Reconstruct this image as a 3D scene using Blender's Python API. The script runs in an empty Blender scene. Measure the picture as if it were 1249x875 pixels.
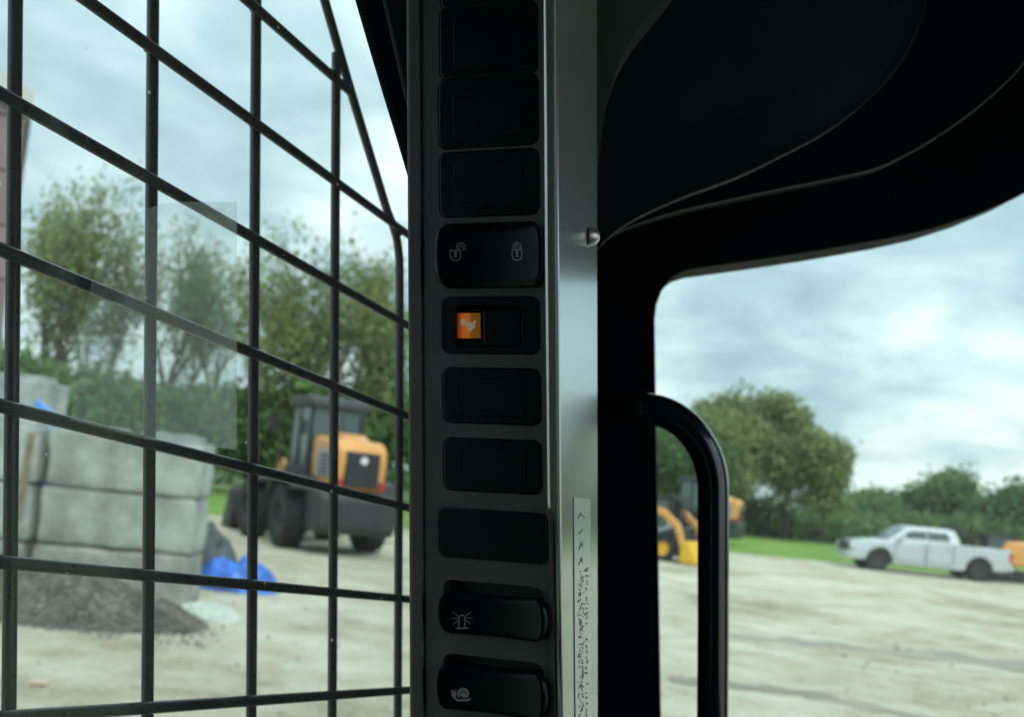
import bpy, bmesh, math, random
import numpy as np
from mathutils import Vector, Matrix, noise
random.seed(7); rng = np.random.default_rng(7)
SC = bpy.context.scene; COL = SC.collection
R_ = math.radians

# ------------------------------------------------------------------ camera
# The machine stands on uneven ground: its cab is rolled 5.7 degrees against the world.
ROLL = 0.0997; EYE = 1.8
F = 1100.0; CX, CY = 624.5, 594.0               # focal length and optical centre of the photograph, in its pixels
cr, sr = math.cos(ROLL), math.sin(ROLL)
CAB = Matrix(((cr, 0, -sr, 0), (0, 1, 0, 0), (sr, 0, cr, EYE), (0, 0, 0, 1)))   # cab frame: x right, y forward, z up
cam_d = bpy.data.cameras.new('camera'); cam = bpy.data.objects.new('camera', cam_d); COL.objects.link(cam)
SC.camera = cam
cam.matrix_world = CAB @ Matrix.Rotation(math.pi/2, 4, 'X')
cam_d.sensor_width = 36; cam_d.lens = 36*F/1249
cam_d.shift_y = (CY-437.5)/1249
cam_d.clip_start = 0.02; cam_d.clip_end = 3000
cam_d.dof.use_dof = True; cam_d.dof.focus_distance = 0.43; cam_d.dof.aperture_fstop = 10.5

# ------------------------------------------------------------------ sky and sun
SUN_EL, SUN_AZ = R_(50), R_(150)
w = bpy.data.worlds.new('World'); SC.world = w; w.use_nodes = True
nt = w.node_tree; nt.nodes.clear()
def N(nt, t, **k):
    n = nt.nodes.new(t)
    for a, b in k.items(): setattr(n, a, b)
    return n
def math_n(nt, op, a, b=None, c=None):
    n = N(nt, 'ShaderNodeMath', operation=op)
    for i, v in enumerate((a, b, c)):
        if v is None: continue
        if isinstance(v, (int, float)): n.inputs[i].default_value = v
        else: nt.links.new(v, n.inputs[i])
    return n.outputs[0]
def mixc(nt, fac, a, b, blend='MIX'):
    n = N(nt, 'ShaderNodeMix', data_type='RGBA', blend_type=blend)
    for i, v in ((0, fac), (6, a), (7, b)):
        if isinstance(v, (int, float)): n.inputs[i].default_value = v
        elif isinstance(v, tuple): n.inputs[i].default_value = (*v[:3], 1)
        else: nt.links.new(v, n.inputs[i])
    return n.outputs[2]
def ramp(nt, fac, pts):
    n = N(nt, 'ShaderNodeValToRGB'); cr_ = n.color_ramp
    while len(cr_.elements) < len(pts): cr_.elements.new(0.5)
    for e, (p, c) in zip(cr_.elements, pts):
        e.position = p; e.color = (*c, 1) if len(c) == 3 else c
    nt.links.new(fac, n.inputs[0]); return n.outputs[0]
def noise_n(nt, vec, scale, detail=4, rough=.55, dist=0.0):
    n = N(nt, 'ShaderNodeTexNoise')
    if vec is not None: nt.links.new(vec, n.inputs['Vector'])
    n.inputs['Scale'].default_value = scale; n.inputs['Detail'].default_value = detail
    n.inputs['Roughness'].default_value = rough; n.inputs['Distortion'].default_value = dist
    return n.outputs[0]
sky = N(nt, 'ShaderNodeTexSky', sky_type='NISHITA', sun_disc=False, sun_elevation=SUN_EL, sun_rotation=SUN_AZ)
tc = N(nt, 'ShaderNodeTexCoord'); sep = N(nt, 'ShaderNodeSeparateXYZ'); nt.links.new(tc.outputs['Generated'], sep.inputs[0])
zc = math_n(nt, 'MAXIMUM', sep.outputs[2], 0.0)
den = math_n(nt, 'ADD', zc, 0.30)
comb = N(nt, 'ShaderNodeCombineXYZ')
nt.links.new(math_n(nt, 'DIVIDE', sep.outputs[0], den), comb.inputs[0])
nt.links.new(math_n(nt, 'DIVIDE', sep.outputs[1], den), comb.inputs[1])
n1 = noise_n(nt, comb.outputs[0], 1.2, 5, .5, .3)
n2 = noise_n(nt, comb.outputs[0], 3.4, 6, .55, .4)
cl = math_n(nt, 'ADD', math_n(nt, 'MULTIPLY', n1, .62), math_n(nt, 'MULTIPLY', n2, .38))
ccol = ramp(nt, cl, [(.37, (4.0, 5.6, 6.3)), (.455, (5.7, 7.6, 8.2)), (.54, (8.8, 10.5, 10.6)), (.63, (12.8, 14.0, 13.6))])
grad = math_n(nt, 'ADD', math_n(nt, 'MULTIPLY', zc, 1.15), .88)      # an overcast sky is brightest overhead
vm = N(nt, 'ShaderNodeVectorMath', operation='SCALE'); nt.links.new(ccol, vm.inputs[0]); nt.links.new(grad, vm.inputs['Scale'])
out = mixc(nt, 0.12, vm.outputs[0], sky.outputs[0])
bg = N(nt, 'ShaderNodeBackground'); bg.inputs['Strength'].default_value = 0.1
nt.links.new(out, bg.inputs[0]); wo = N(nt, 'ShaderNodeOutputWorld'); nt.links.new(bg.outputs[0], wo.inputs[0])
sd = bpy.data.lights.new('sun', 'SUN'); sd.energy = 1.6; sd.angle = R_(14); sd.color = (1, .97, .9)
sun = bpy.data.objects.new('sun', sd); COL.objects.link(sun)
sun.location = (0, 0, 30)
sdir = Vector((math.sin(SUN_AZ)*math.cos(SUN_EL), math.cos(SUN_AZ)*math.cos(SUN_EL), math.sin(SUN_EL)))
sun.rotation_euler = sdir.to_track_quat('Z', 'Y').to_euler()
vs = SC.view_settings; vs.view_transform = 'Standard'; vs.look = 'None'; vs.exposure = 0; vs.gamma = 1
SC.cycles.transparent_max_bounces = 16

# ------------------------------------------------------------------ materials
MATS = {}
def mat(name, col, rough=.6, metal=0.0, var=0.0, vscale=3.0, bump=0.0, bscale=20.0, col2=None, coat=0.0, spec=.5, emit=None, estr=1.0, trans=0.0):
    m = bpy.data.materials.new(name); m.use_nodes = True; nt = m.node_tree
    b = nt.nodes['Principled BSDF']
    b.inputs['Roughness'].default_value = rough; b.inputs['Metallic'].default_value = metal
    b.inputs['Specular IOR Level'].default_value = spec
    b.inputs['Coat Weight'].default_value = coat
    b.inputs['Base Color'].default_value = (*col, 1)
    tc = N(nt, 'ShaderNodeTexCoord')
    if var or col2:
        v = noise_n(nt, tc.outputs['Object'], vscale, 6, .6)
        c2 = col2 or tuple(c*(1-var) for c in col)
        c1 = col if col2 else tuple(min(1, c*(1+var)) for c in col)
        nt.links.new(ramp(nt, v, [(.35, c2), (.65, c1)]), b.inputs['Base Color'])
        rv = noise_n(nt, tc.outputs['Object'], vscale*3.1, 3)
        nt.links.new(math_n(nt, 'ADD', math_n(nt, 'MULTIPLY', rv, .25), max(.02, rough-.12)), b.inputs['Roughness'])
    if bump:
        bn = N(nt, 'ShaderNodeBump'); bn.inputs['Strength'].default_value = bump; bn.inputs['Distance'].default_value = 1.0/bscale*.3
        nt.links.new(noise_n(nt, tc.outputs['Object'], bscale, 5, .65), bn.inputs['Height']); nt.links.new(bn.outputs[0], b.inputs['Normal'])
    if emit:
        b.inputs['Emission Color'].default_value = (*emit, 1); b.inputs['Emission Strength'].default_value = estr
    m.diffuse_color = (*col, 1); MATS[name] = m; return m
def leafmat(name, c1, c2):
    m = bpy.data.materials.new(name); m.use_nodes = True; nt = m.node_tree; nt.nodes.clear()
    tc = N(nt, 'ShaderNodeTexCoord'); v = noise_n(nt, tc.outputs['Object'], .9, 4, .7)
    g = N(nt, 'ShaderNodeNewGeometry')
    c = ramp(nt, v, [(.35, c1), (.65, c2)])
    c = mixc(nt, math_n(nt, 'MULTIPLY', g.outputs['Random Per Island'], .5), c, tuple(x*1.5 for x in c2))
    d = N(nt, 'ShaderNodeBsdfDiffuse'); t = N(nt, 'ShaderNodeBsdfTranslucent'); mx = N(nt, 'ShaderNodeMixShader'); mx.inputs[0].default_value = .35
    nt.links.new(c, d.inputs[0]); nt.links.new(c, t.inputs[0]); nt.links.new(d.outputs[0], mx.inputs[1]); nt.links.new(t.outputs[0], mx.inputs[2])
    o = N(nt, 'ShaderNodeOutputMaterial'); nt.links.new(mx.outputs[0], o.inputs[0]); return m
def panemat(name, f0=.05, dirt=.02, tint=(.95, .985, .978)):
    m = bpy.data.materials.new(name); m.use_nodes = True; nt = m.node_tree; nt.nodes.clear()
    g = N(nt, 'ShaderNodeNewGeometry'); dp = N(nt, 'ShaderNodeVectorMath', operation='DOT_PRODUCT')
    nt.links.new(g.outputs['Normal'], dp.inputs[0]); nt.links.new(g.outputs['Incoming'], dp.inputs[1])
    c = math_n(nt, 'SUBTRACT', 1.0, math_n(nt, 'ABSOLUTE', dp.outputs['Value']))
    fr = math_n(nt, 'ADD', math_n(nt, 'MULTIPLY', math_n(nt, 'POWER', c, 5.0), 1-f0), f0)
    tr = N(nt, 'ShaderNodeBsdfTransparent'); tr.inputs[0].default_value = (*tint, 1)
    gl = N(nt, 'ShaderNodeBsdfGlossy'); gl.inputs['Roughness'].default_value = .0
    m1 = N(nt, 'ShaderNodeMixShader'); nt.links.new(fr, m1.inputs[0]); nt.links.new(tr.outputs[0], m1.inputs[1]); nt.links.new(gl.outputs[0], m1.inputs[2])
    tc = N(nt, 'ShaderNodeTexCoord')
    sm = noise_n(nt, tc.outputs['Object'], 9, 5, .6, .6)
    vo = N(nt, 'ShaderNodeTexVoronoi'); vo.inputs['Scale'].default_value = 45; nt.links.new(tc.outputs['Object'], vo.inputs['Vector'])
    spk = math_n(nt, 'MULTIPLY', math_n(nt, 'LESS_THAN', vo.outputs['Distance'], .045), .35)
    df = N(nt, 'ShaderNodeBsdfTranslucent'); df.inputs[0].default_value = (.84, .88, .86, 1)
    fac = math_n(nt, 'ADD', math_n(nt, 'MULTIPLY', sm, dirt*2), spk)
    m2 = N(nt, 'ShaderNodeMixShader'); nt.links.new(fac, m2.inputs[0]); nt.links.new(m1.outputs[0], m2.inputs[1]); nt.links.new(df.outputs[0], m2.inputs[2])
    o = N(nt, 'ShaderNodeOutputMaterial'); nt.links.new(m2.outputs[0], o.inputs[0]); return m

M_plast = mat('console_plastic', (.094, .084, .087), .5, var=.12, vscale=30, bump=.25, bscale=900)
M_switch = mat('switch_plastic', (.004, .005, .007), .42, var=.1, vscale=40, bump=.08, bscale=900, spec=.22)
M_rock = mat('rocker_plastic', (.004, .005, .007), .34, var=.1, vscale=40, spec=.25)
M_recess = mat('recess_dark', (.004, .004, .005), .7)
M_trim = mat('headliner_black', (.0022, .0042, .010), .8, var=.2, vscale=12, bump=.15, bscale=300, spec=.08)
M_pod = mat('pod_plastic', (.013, .021, .029), .6, var=.35, vscale=8, bump=.1, bscale=400, spec=.15)
M_frame = mat('cab_steel_black', (.0012, .0024, .0065), .6, var=.2, vscale=10, spec=.10)
M_seal = mat('rubber_seal', (.02, .02, .022), .5)
M_glint = mat('edge_highlight_grey', (.22, .20, .20), .3)  # pale grey for edge highlights put in as thin tubes
M_wire = mat('guard_wire_paint', (.016, .020, .022), .30, var=.35, vscale=60, bump=.12, bscale=400)
M_handle = mat('gloss_black_paint', (.011, .013, .018), .18, coat=.8, bump=.03, bscale=60)
M_icon = mat('icon_print', (.34, .34, .37), .5)
M_paper = mat('sticker_film', (.85, .94, .91), .30, metal=.45, spec=1)
M_ink = mat('faded_ink', (.10, .13, .14), .6)
M_bolt = mat('bolt_zinc', (.75, .76, .72), .35, metal=.8)
M_glass = panemat('cab_glass', .045, .008)
M_glass2 = panemat('windscreen_glass', .012, .014)
M_reflect = panemat('reflection_patch', .04, .12, (.96, .985, .98))  # pale veil imitating a window reflection on the side pane
nt = M_reflect.node_tree; tc = next(n for n in nt.nodes if n.type == 'TEX_COORD'); s2 = N(nt, 'ShaderNodeSeparateXYZ'); nt.links.new(tc.outputs['Generated'], s2.inputs[0])
mx = [n for n in nt.nodes if n.type == 'MIX_SHADER'][-1]; old = mx.inputs[0].links[0].from_socket      # the painted reflection fades towards its rear edge
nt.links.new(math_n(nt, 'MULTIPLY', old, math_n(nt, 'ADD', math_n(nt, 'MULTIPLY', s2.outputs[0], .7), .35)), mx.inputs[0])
# satin painted steel of the pillar side
M_strip = mat('satin_pillar_paint', (.60, .66, .64), .24, metal=.72)
nt = M_strip.node_tree; b = nt.nodes['Principled BSDF']
tc = N(nt, 'ShaderNodeTexCoord'); mp = N(nt, 'ShaderNodeMapping'); mp.inputs['Scale'].default_value = (160, 160, 2.2)
nt.links.new(tc.outputs['Object'], mp.inputs[0])
bn = N(nt, 'ShaderNodeBump'); bn.inputs['Strength'].default_value = .03; bn.inputs['Distance'].default_value = .0002
nt.links.new(noise_n(nt, mp.outputs[0], 1.0, 4), bn.inputs['Height']); nt.links.new(bn.outputs[0], b.inputs['Normal'])

# ------------------------------------------------------------------ helpers
def tag(o, label=None, cat=None, group=None, kind=None):
    for k, v in (('label', label), ('category', cat), ('group', group), ('kind', kind)):
        if v: o[k] = v
    return o
def thing(name, label, cat, loc=(0, 0, 0), rz=0.0, group=None, M=None):
    o = bpy.data.objects.new(name, None); COL.objects.link(o); o.empty_display_size = .2
    o.matrix_world = M if M is not None else Matrix.Translation(loc) @ Matrix.Rotation(rz, 4, 'Z')
    return tag(o, label, cat, group)
WM = {}
def wm(o):
    m = o.matrix_basis.copy(); p = o.parent
    while p: m = p.matrix_basis @ m; p = p.parent
    return m
class MB:
    def __init__(s): s.v = []; s.f = []; s.n = 0
    def add(s, V, Fc, T=None):
        if T is not None: V = [T @ Vector(v) for v in V]
        k = s.n; s.v += [tuple(v) for v in V]; s.f += [tuple(i+k for i in f) for f in Fc]; s.n += len(V); return s
    def box(s, c, d, T=None, rz=0, taper=1.0):
        x, y, z = (a/2 for a in d); ca, sa = math.cos(rz), math.sin(rz)
        V = []
        for sz in (-1, 1):
            t = taper if sz > 0 else 1
            for sx, sy in ((-1, -1), (1, -1), (1, 1), (-1, 1)):
                px, py = sx*x*t, sy*y*t
                V.append((c[0]+px*ca-py*sa, c[1]+px*sa+py*ca, c[2]+sz*z))
        return s.add(V, [(3, 2, 1, 0), (4, 5, 6, 7), (0, 1, 5, 4), (1, 2, 6, 5), (2, 3, 7, 6), (3, 0, 4, 7)], T)
    def tube(s, pts, r, seg=10, T=None, closed_ends=True):
        pts = [Vector(p) for p in pts]; n = len(pts); rr = r if hasattr(r, '__len__') else [r]*n
        V = []; Fc = []; up = None
        for i, p in enumerate(pts):
            d = ((pts[min(i+1, n-1)]-pts[max(i-1, 0)])).normalized()
            if up is None:
                up = Vector((0, 0, 1)) if abs(d.z) < .9 else Vector((1, 0, 0))
            a = d.cross(up).normalized(); b_ = a.cross(d).normalized(); up = b_
            for k in range(seg):
                t = 2*math.pi*k/seg; V.append(p+(a*math.cos(t)+b_*math.sin(t))*rr[i])
        for i in range(n-1):
            for k in range(seg):
                Fc.append((i*seg+k, i*seg+(k+1) % seg, (i+1)*seg+(k+1) % seg, (i+1)*seg+k))
        if closed_ends: Fc += [tuple(range(seg))[::-1], tuple((n-1)*seg+k for k in range(seg))]
        return s.add(V, Fc, T)
    def prism(s, poly, y0, y1, T=None, plane='xz'):           # polygon in xz, extruded along y
        n = len(poly)
        if plane == 'xz': V = [(p[0], y0, p[1]) for p in poly]+[(p[0], y1, p[1]) for p in poly]
        else: V = [(p[0], p[1], y0) for p in poly]+[(p[0], p[1], y1) for p in poly]
        Fc = [tuple(range(n))[::-1], tuple(range(n, 2*n))]+[(i, (i+1) % n, n+(i+1) % n, n+i) for i in range(n)]
        return s.add(V, Fc, T)
    def lathe(s, prof, seg=28, axis='y', c=(0, 0, 0)):       # profile (r, h) round an axis
        V = []; Fc = []; n = len(prof)
        for k in range(seg):
            t = 2*math.pi*k/seg
            for r, h in prof:
                x, z = r*math.cos(t), r*math.sin(t)
                V.append((c[0]+x, c[1]+h, c[2]+z) if axis == 'y' else (c[0]+x, c[1]+z, c[2]+h))
        for k in range(seg):
            for i in range(n-1): Fc.append((k*n+i, k*n+i+1, ((k+1) % seg)*n+i+1, ((k+1) % seg)*n+i))
        return s.add(V, Fc)
    def build(s, name, m, parent=None, bevel=0.0, seg=2, smooth=35, world=False, recalc=True):
        me = bpy.data.meshes.new(name); V = s.v
        if world and parent is not None:
            inv = wm(parent).inverted(); V = [tuple(inv @ Vector(v)) for v in V]
        me.from_pydata(V, [], s.f)
        if recalc:
            bm = bmesh.new(); bm.from_mesh(me); bmesh.ops.recalc_face_normals(bm, faces=bm.faces); bm.to_mesh(me); bm.free()
        me.update()
        if smooth:
            me.polygons.foreach_set('use_smooth', [True]*len(me.polygons)); me.set_sharp_from_angle(angle=R_(smooth))
        me.materials.append(m); o = bpy.data.objects.new(name, me); COL.objects.link(o)
        if parent is not None: o.parent = parent
        if bevel:
            bv = o.modifiers.new('bevel', 'BEVEL'); bv.width = bevel; bv.segments = seg; bv.limit_method = 'ANGLE'; bv.angle_limit = R_(30)
        return o
def structure(o, label=None): o['kind'] = 'structure'; return tag(o, label)
def copy_tree(o, parent=None, M=None):
    c = o.copy(); COL.objects.link(c); c.parent = parent
    if M is not None: c.matrix_basis = M
    for ch in list(o.children): copy_tree(ch, c)
    return c
def rrect(x0, y0, x1, y1, r, n=5):
    P = []
    for cx, cy, a0 in ((x1-r, y1-r, 0), (x0+r, y1-r, 90), (x0+r, y0+r, 180), (x1-r, y0+r, 270)):
        for k in range(n+1):
            a = R_(a0+90*k/n); P.append((cx+r*math.cos(a), cy+r*math.sin(a)))
    return P
def plate2d(outlines, depth):
    """filled 2-D outlines (inner ones become holes) extruded to z in [-depth, 0]; returns verts, faces"""
    cu = bpy.data.curves.new('outline', 'CURVE'); cu.dimensions = '2D'; cu.fill_mode = 'BOTH'; cu.extrude = depth/2
    for P in outlines:
        sp = cu.splines.new('POLY'); sp.points.add(len(P)-1); sp.use_cyclic_u = True
        for q, p in zip(sp.points, P): q.co = (p[0], p[1], 0, 1)
    o = bpy.data.objects.new('outline', cu); COL.objects.link(o)
    dg = bpy.context.evaluated_depsgraph_get(); me = bpy.data.meshes.new_from_object(o.evaluated_get(dg))
    bm = bmesh.new(); bm.from_mesh(me); bmesh.ops.remove_doubles(bm, verts=bm.verts, dist=1e-7)
    bmesh.ops.dissolve_limit(bm, angle_limit=.01, verts=bm.verts, edges=bm.edges); bm.verts.index_update()
    V = [(v.co.x, v.co.y, v.co.z-depth/2) for v in bm.verts]; Fc = [tuple(v.index for v in f.verts) for f in bm.faces]
    bm.free(); bpy.data.objects.remove(o); bpy.data.curves.remove(cu); bpy.data.meshes.remove(me)
    return V, Fc
def ray(px, py): return Vector(((px-CX)/F, 1.0, (CY-py)/F))
def cp(px, py, d): return ray(px, py)*d                       # cab-frame point seen at (px,py), d metres ahead
def gx(px, Y, Z=0.0):                                         # world x for a picture column at distance Y and height Z
    return ((px-CX)/F*Y-(EYE-Z)*-sr)/cr if False else ((px-CX)/F*Y-(Z-EYE)*sr)/cr
def gz(py, X, Y):                                             # world height for a picture row at X, Y
    return EYE+((CY-py)/F*Y+X*sr)/cr

# ================================================================== THE YARD
def ground_mat(name, pts, s1, s2, stretch=(1, 1, 1), bump=.5, bs=8):
    m = bpy.data.materials.new(name); m.use_nodes = True; nt = m.node_tree; b = nt.nodes['Principled BSDF']
    b.inputs['Roughness'].default_value = .9; b.inputs['Specular IOR Level'].default_value = .25
    tc = N(nt, 'ShaderNodeTexCoord'); mp = N(nt, 'ShaderNodeMapping'); mp.inputs['Scale'].default_value = stretch; mp.inputs['Rotation'].default_value = (0, 0, .25)
    nt.links.new(tc.outputs['Object'], mp.inputs[0])
    a = noise_n(nt, mp.outputs[0], s1, 6, .6, .6); c = noise_n(nt, mp.outputs[0], s2, 6, .65, .3); d = noise_n(nt, tc.outputs['Object'], s2*9, 4, .7)
    v = math_n(nt, 'ADD', math_n(nt, 'ADD', math_n(nt, 'MULTIPLY', a, .45), math_n(nt, 'MULTIPLY', c, .33)), math_n(nt, 'MULTIPLY', d, .22))
    nt.links.new(ramp(nt, v, pts), b.inputs['Base Color'])
    bn = N(nt, 'ShaderNodeBump'); bn.inputs['Strength'].default_value = bump; bn.inputs['Distance'].default_value = .05
    nt.links.new(noise_n(nt, tc.outputs['Object'], bs, 6, .7), bn.inputs['Height']); nt.links.new(bn.outputs[0], b.inputs['Normal'])
    return m
M_gravel = ground_mat('crushed_stone', [(.37, (.24, .19, .135)), (.45, (.42, .37, .275)), (.53, (.56, .525, .41)), (.62, (.68, .65, .53))], .30, 1.6, (.95, 1.05, 1), .9, 14)
M_grass = ground_mat('mown_grass', [(.36, (.12, .20, .04)), (.5, (.165, .28, .055)), (.64, (.23, .36, .08))], .3, 2.0, (1, 1, 1), .8, 15)
M_far = ground_mat('rough_grass', [(.36, (.04, .07, .02)), (.64, (.09, .14, .04))], .2, 1.0)
M_mud = ground_mat('damp_dirt', [(.34, (.17, .15, .12)), (.66, (.40, .37, .30))], .5, 2.0, (.5, 1.5, 1))

# one ground sheet to the horizon, finer near the yard
xs = np.concatenate([np.linspace(-1500, -60, 12), np.linspace(-50, 50, 121), np.linspace(60, 1500, 12)])
ys = np.concatenate([np.linspace(-60, -6, 6), np.linspace(-5, 70, 120), np.linspace(80, 2500, 16)])
mb = MB(); nx = len(xs)
for y in ys:
    for x in xs:
        h = .05*noise.noise((x*.25, y*.35, 0))+.025*noise.noise((x*1.1, y*1.3, 3)) if abs(x) < 51 and -6 < y < 72 else 0
        mb.v.append((x, y, h))
mb.n = len(mb.v)
for j in range(len(ys)-1):
    for i in range(nx-1): mb.f.append((j*nx+i, j*nx+i+1, (j+1)*nx+i+1, (j+1)*nx+i))
structure(mb.build('ground', M_gravel, recalc=False), 'pale compacted crushed-stone yard')
def sheet(name, poly, m, z, label, relief=.05, nsub=40):
    mb = MB(); x0 = min(p[0] for p in poly); x1 = max(p[0] for p in poly); n = nsub
    lo = poly[:len(poly)//2]; hi = poly[len(poly)//2:][::-1]
    def along(L, x):
        for a, b_ in zip(L, L[1:]):
            if a[0] <= x <= b_[0]: return a[1]+(b_[1]-a[1])*(x-a[0])/max(1e-6, b_[0]-a[0])
        return L[-1][1]
    k = 14
    for i in range(n+1):
        x = x0+(x1-x0)*i/n; a, b_ = along(lo, x), along(hi, x)
        a += .35*noise.noise((x*.9, 0, 5))
        for j in range(k+1):
            y = a+(b_-a)*j/k
            h = .05*noise.noise((x*.25, y*.35, 0))+.025*noise.noise((x*1.1, y*1.3, 3)) if abs(x) < 51 and y < 72 else 0
            mb.v.append((x, y, h+z+(relief if 0 < j < k else -.03)))
    mb.n = len(mb.v)
    for i in range(n):
        for j in range(k): mb.f.append((i*(k+1)+j, (i+1)*(k+1)+j, (i+1)*(k+1)+j+1, i*(k+1)+j+1))
    return structure(mb.build(name, m, recalc=False), label)
sheet('grass_verge', [(-48, 26.5), (-9, 27.5), (0, 34), (8, 37), (14, 35.2), (18, 34), (48, 34), (48, 62), (-48, 54)], M_grass, .04, 'mown green grass verge behind the yard', .06, 120)
structure(MB().add([(-1500, 58, .12), (1500, 58, .12), (1500, 2500, .12), (-1500, 2500, .12)], [(0, 1, 2, 3)]).build('field', M_far, recalc=False), 'rough grass beyond the trees')
# dark tyre tracks pressed into the yard (right of the cab)
def track(name, pts, wdt, label):
    mb = MB(); P = [Vector((x, y, 0)) for x, y in pts]; Q = []
    for a, b_ in zip(P, P[1:]):
        for k in range(14): Q.append(a.lerp(b_, k/14))
    Q.append(P[-1])
    for i, p in enumerate(Q):
        d = (Q[min(i+1, len(Q)-1)]-Q[max(i-1, 0)]).normalized(); nn = Vector((-d.y, d.x, 0))
        ww = wdt*(.55+.6*abs(noise.noise((i*.23, wdt*9, 1))+.3))
        for s_ in (-1, -.33, .33, 1):
            q = p+nn*ww*s_+nn*.12*noise.noise((i*.4, s_, 2)); x, y = q.x, q.y
            h = .05*noise.noise((x*.25, y*.35, 0))+.025*noise.noise((x*1.1, y*1.3, 3))
            mb.v.append((x, y, h+(.012 if abs(s_) < .5 else .004)))
    mb.n = len(mb.v)
    for i in range(len(Q)-1):
        for j in range(3): mb.f.append((i*4+j, i*4+j+1, (i+1)*4+j+1, (i+1)*4+j))
    return structure(mb.build(name, M_mud, recalc=False), label)
track('dirt_track', [(3.0, 12.6), (4.6, 12.9), (6.5, 12.6), (9, 11.9), (14, 11.2)], .34, 'dark damp wheel track across the right of the yard')
track('dirt_track', [(5.8, 13.2), (7.6, 12.6), (9.5, 12.3), (13, 12.0)], .50, 'broad brown patch of churned dirt beside the dark track')
track('dirt_track', [(1.8, 9.2), (3.1, 9.1), (4.2, 8.4), (5.4, 7.4)], .22, 'thin curving wheel track near the cab')

# ---------------------------------------------------------------- trees
M_bark = mat('bark', (.075, .062, .045), .9, var=.35, vscale=2.5, bump=.6, bscale=9)
L_olive = leafmat('leaves_olive', (.17, .215, .10), (.27, .32, .15))
L_mid = leafmat('leaves_mid', (.11, .175, .075), (.18, .27, .11))
L_dark = leafmat('leaves_dark', (.075, .13, .06), (.135, .21, .09))
def leaves(centers, per, spread, size, m, name, parent, flat=.8):
    C = np.repeat(np.array(centers), per, axis=0); n = len(C)
    P = C[:, :3]+rng.normal(0, 1, (n, 3))*np.array([spread, spread, spread*flat])
    a = rng.normal(0, 1, (n, 3)); a /= np.linalg.norm(a, axis=1)[:, None]
    b_ = np.cross(a, rng.normal(0, 1, (n, 3))); b_ /= np.linalg.norm(b_, axis=1)[:, None]
    s_ = size*rng.uniform(.6, 1.4, (n, 1))
    V = np.stack([P-a*s_, P+b_*s_*.45, P+a*s_, P-b_*s_*.45], 1).reshape(-1, 3)
    me = bpy.data.meshes.new(name); me.vertices.add(n*4); me.vertices.foreach_set('co', V.ravel().astype(np.float32))
    me.loops.add(n*4); me.loops.foreach_set('vertex_index', np.arange(n*4, dtype=np.int32)); me.polygons.add(n)
    me.polygons.foreach_set('loop_start', np.arange(0, n*4, 4, dtype=np.int32)); me.polygons.foreach_set('loop_total', np.full(n, 4, dtype=np.int32))
    me.update(calc_edges=True); me.materials.append(m)
    o = bpy.data.objects.new(name, me); COL.objects.link(o); o.parent = parent; return o
def tree(X, Y, H, W, label, group, m, dens=26, size=.16, sparse=False, stems=1, lobes=0, clear=.22, name='tree', spread=.55):
    t = thing(name, label, 'tree' if name.endswith('tree') else 'bush', (X, Y, 0), 0, group)
    tr = MB(); tips = []
    def grow(p, d, L, r, lev):
        n = 4; pts = [p.copy()]; rr = [r]
        for i in range(n):
            d = (d+Vector((random.uniform(-1, 1), random.uniform(-1, 1), random.uniform(-.3, .5)))*.16).normalized()
            p = p+d*L/n; pts.append(p.copy()); rr.append(max(.012, r*(1-.45*(i+1)/n)))
        if r > .02: tr.tube(pts, rr, 6 if lev < 2 else 4)
        if lev >= 3: tips.extend(pts[1:]); return
        if lev == 2: tips.extend(pts[2:])
        k = 5 if lev == 0 else 4
        for j in range(k):
            q = pts[2+j % 3] if lev else pts[-1 - (j % 3)]
            a = random.uniform(0, 6.283)+j*2.4; el = random.uniform(.25, 1.0)
            nd = (Vector((math.cos(a)*(W/H)*1.6, math.sin(a)*(W/H)*1.6, el+.25*(lev == 0)))).normalized()
            nd = (nd+d*.5).normalized(); grow(q, nd, L*random.uniform(.55, .8), r*.5, lev+1)
    for s_ in range(stems):
        a = random.uniform(0, 6.28); lean = .0 if stems == 1 else .22
        grow(Vector((math.cos(a)*.3*(stems > 1), math.sin(a)*.3*(stems > 1), -.1)), Vector((math.cos(a)*lean, math.sin(a)*lean, 1)).normalized(), H*(.42 if sparse else .38), H*.016*(1.2 if stems == 1 else .8), 0)
    # keep the crown inside the height and width seen in the photograph
    T = np.array([tuple(p) for p in tips]); zmax = T[:, 2].max(); k = H*.96/zmax
    rmax = np.percentile(np.hypot(T[:, 0], T[:, 1]), 97); kr = (W/2)/rmax
    tr.v = [(v[0]*kr if v[2] > H*.15 else v[0], v[1]*kr if v[2] > H*.15 else v[1], v[2]*k) for v in tr.v]
    T = T*np.array([kr, kr, k]); T = T[T[:, 2] > H*clear]
    if not sparse:                                          # extra clumps fill the body of a full crown
        e = []
        for _ in range(int(62*(1+lobes*.2))):
            u = rng.normal(0, 1, 3); u /= np.linalg.norm(u); rr_ = rng.uniform(.45, .95)
            wob = .94+.75*noise.noise((u[0]*1.7+X, u[1]*1.7, u[2]*1.7))
            e.append((u[0]*W/2*rr_*wob, u[1]*W/2*rr_*wob, H*(.56+.40*u[2]*rr_*wob)))
        T = np.vstack([T, np.array(e)])
        T = T[T[:, 2] > H*clear*.6]
    tr.build('trunk', M_bark, t)
    leaves(T, dens, spread, size, m, 'crown', t)
    return t
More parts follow.
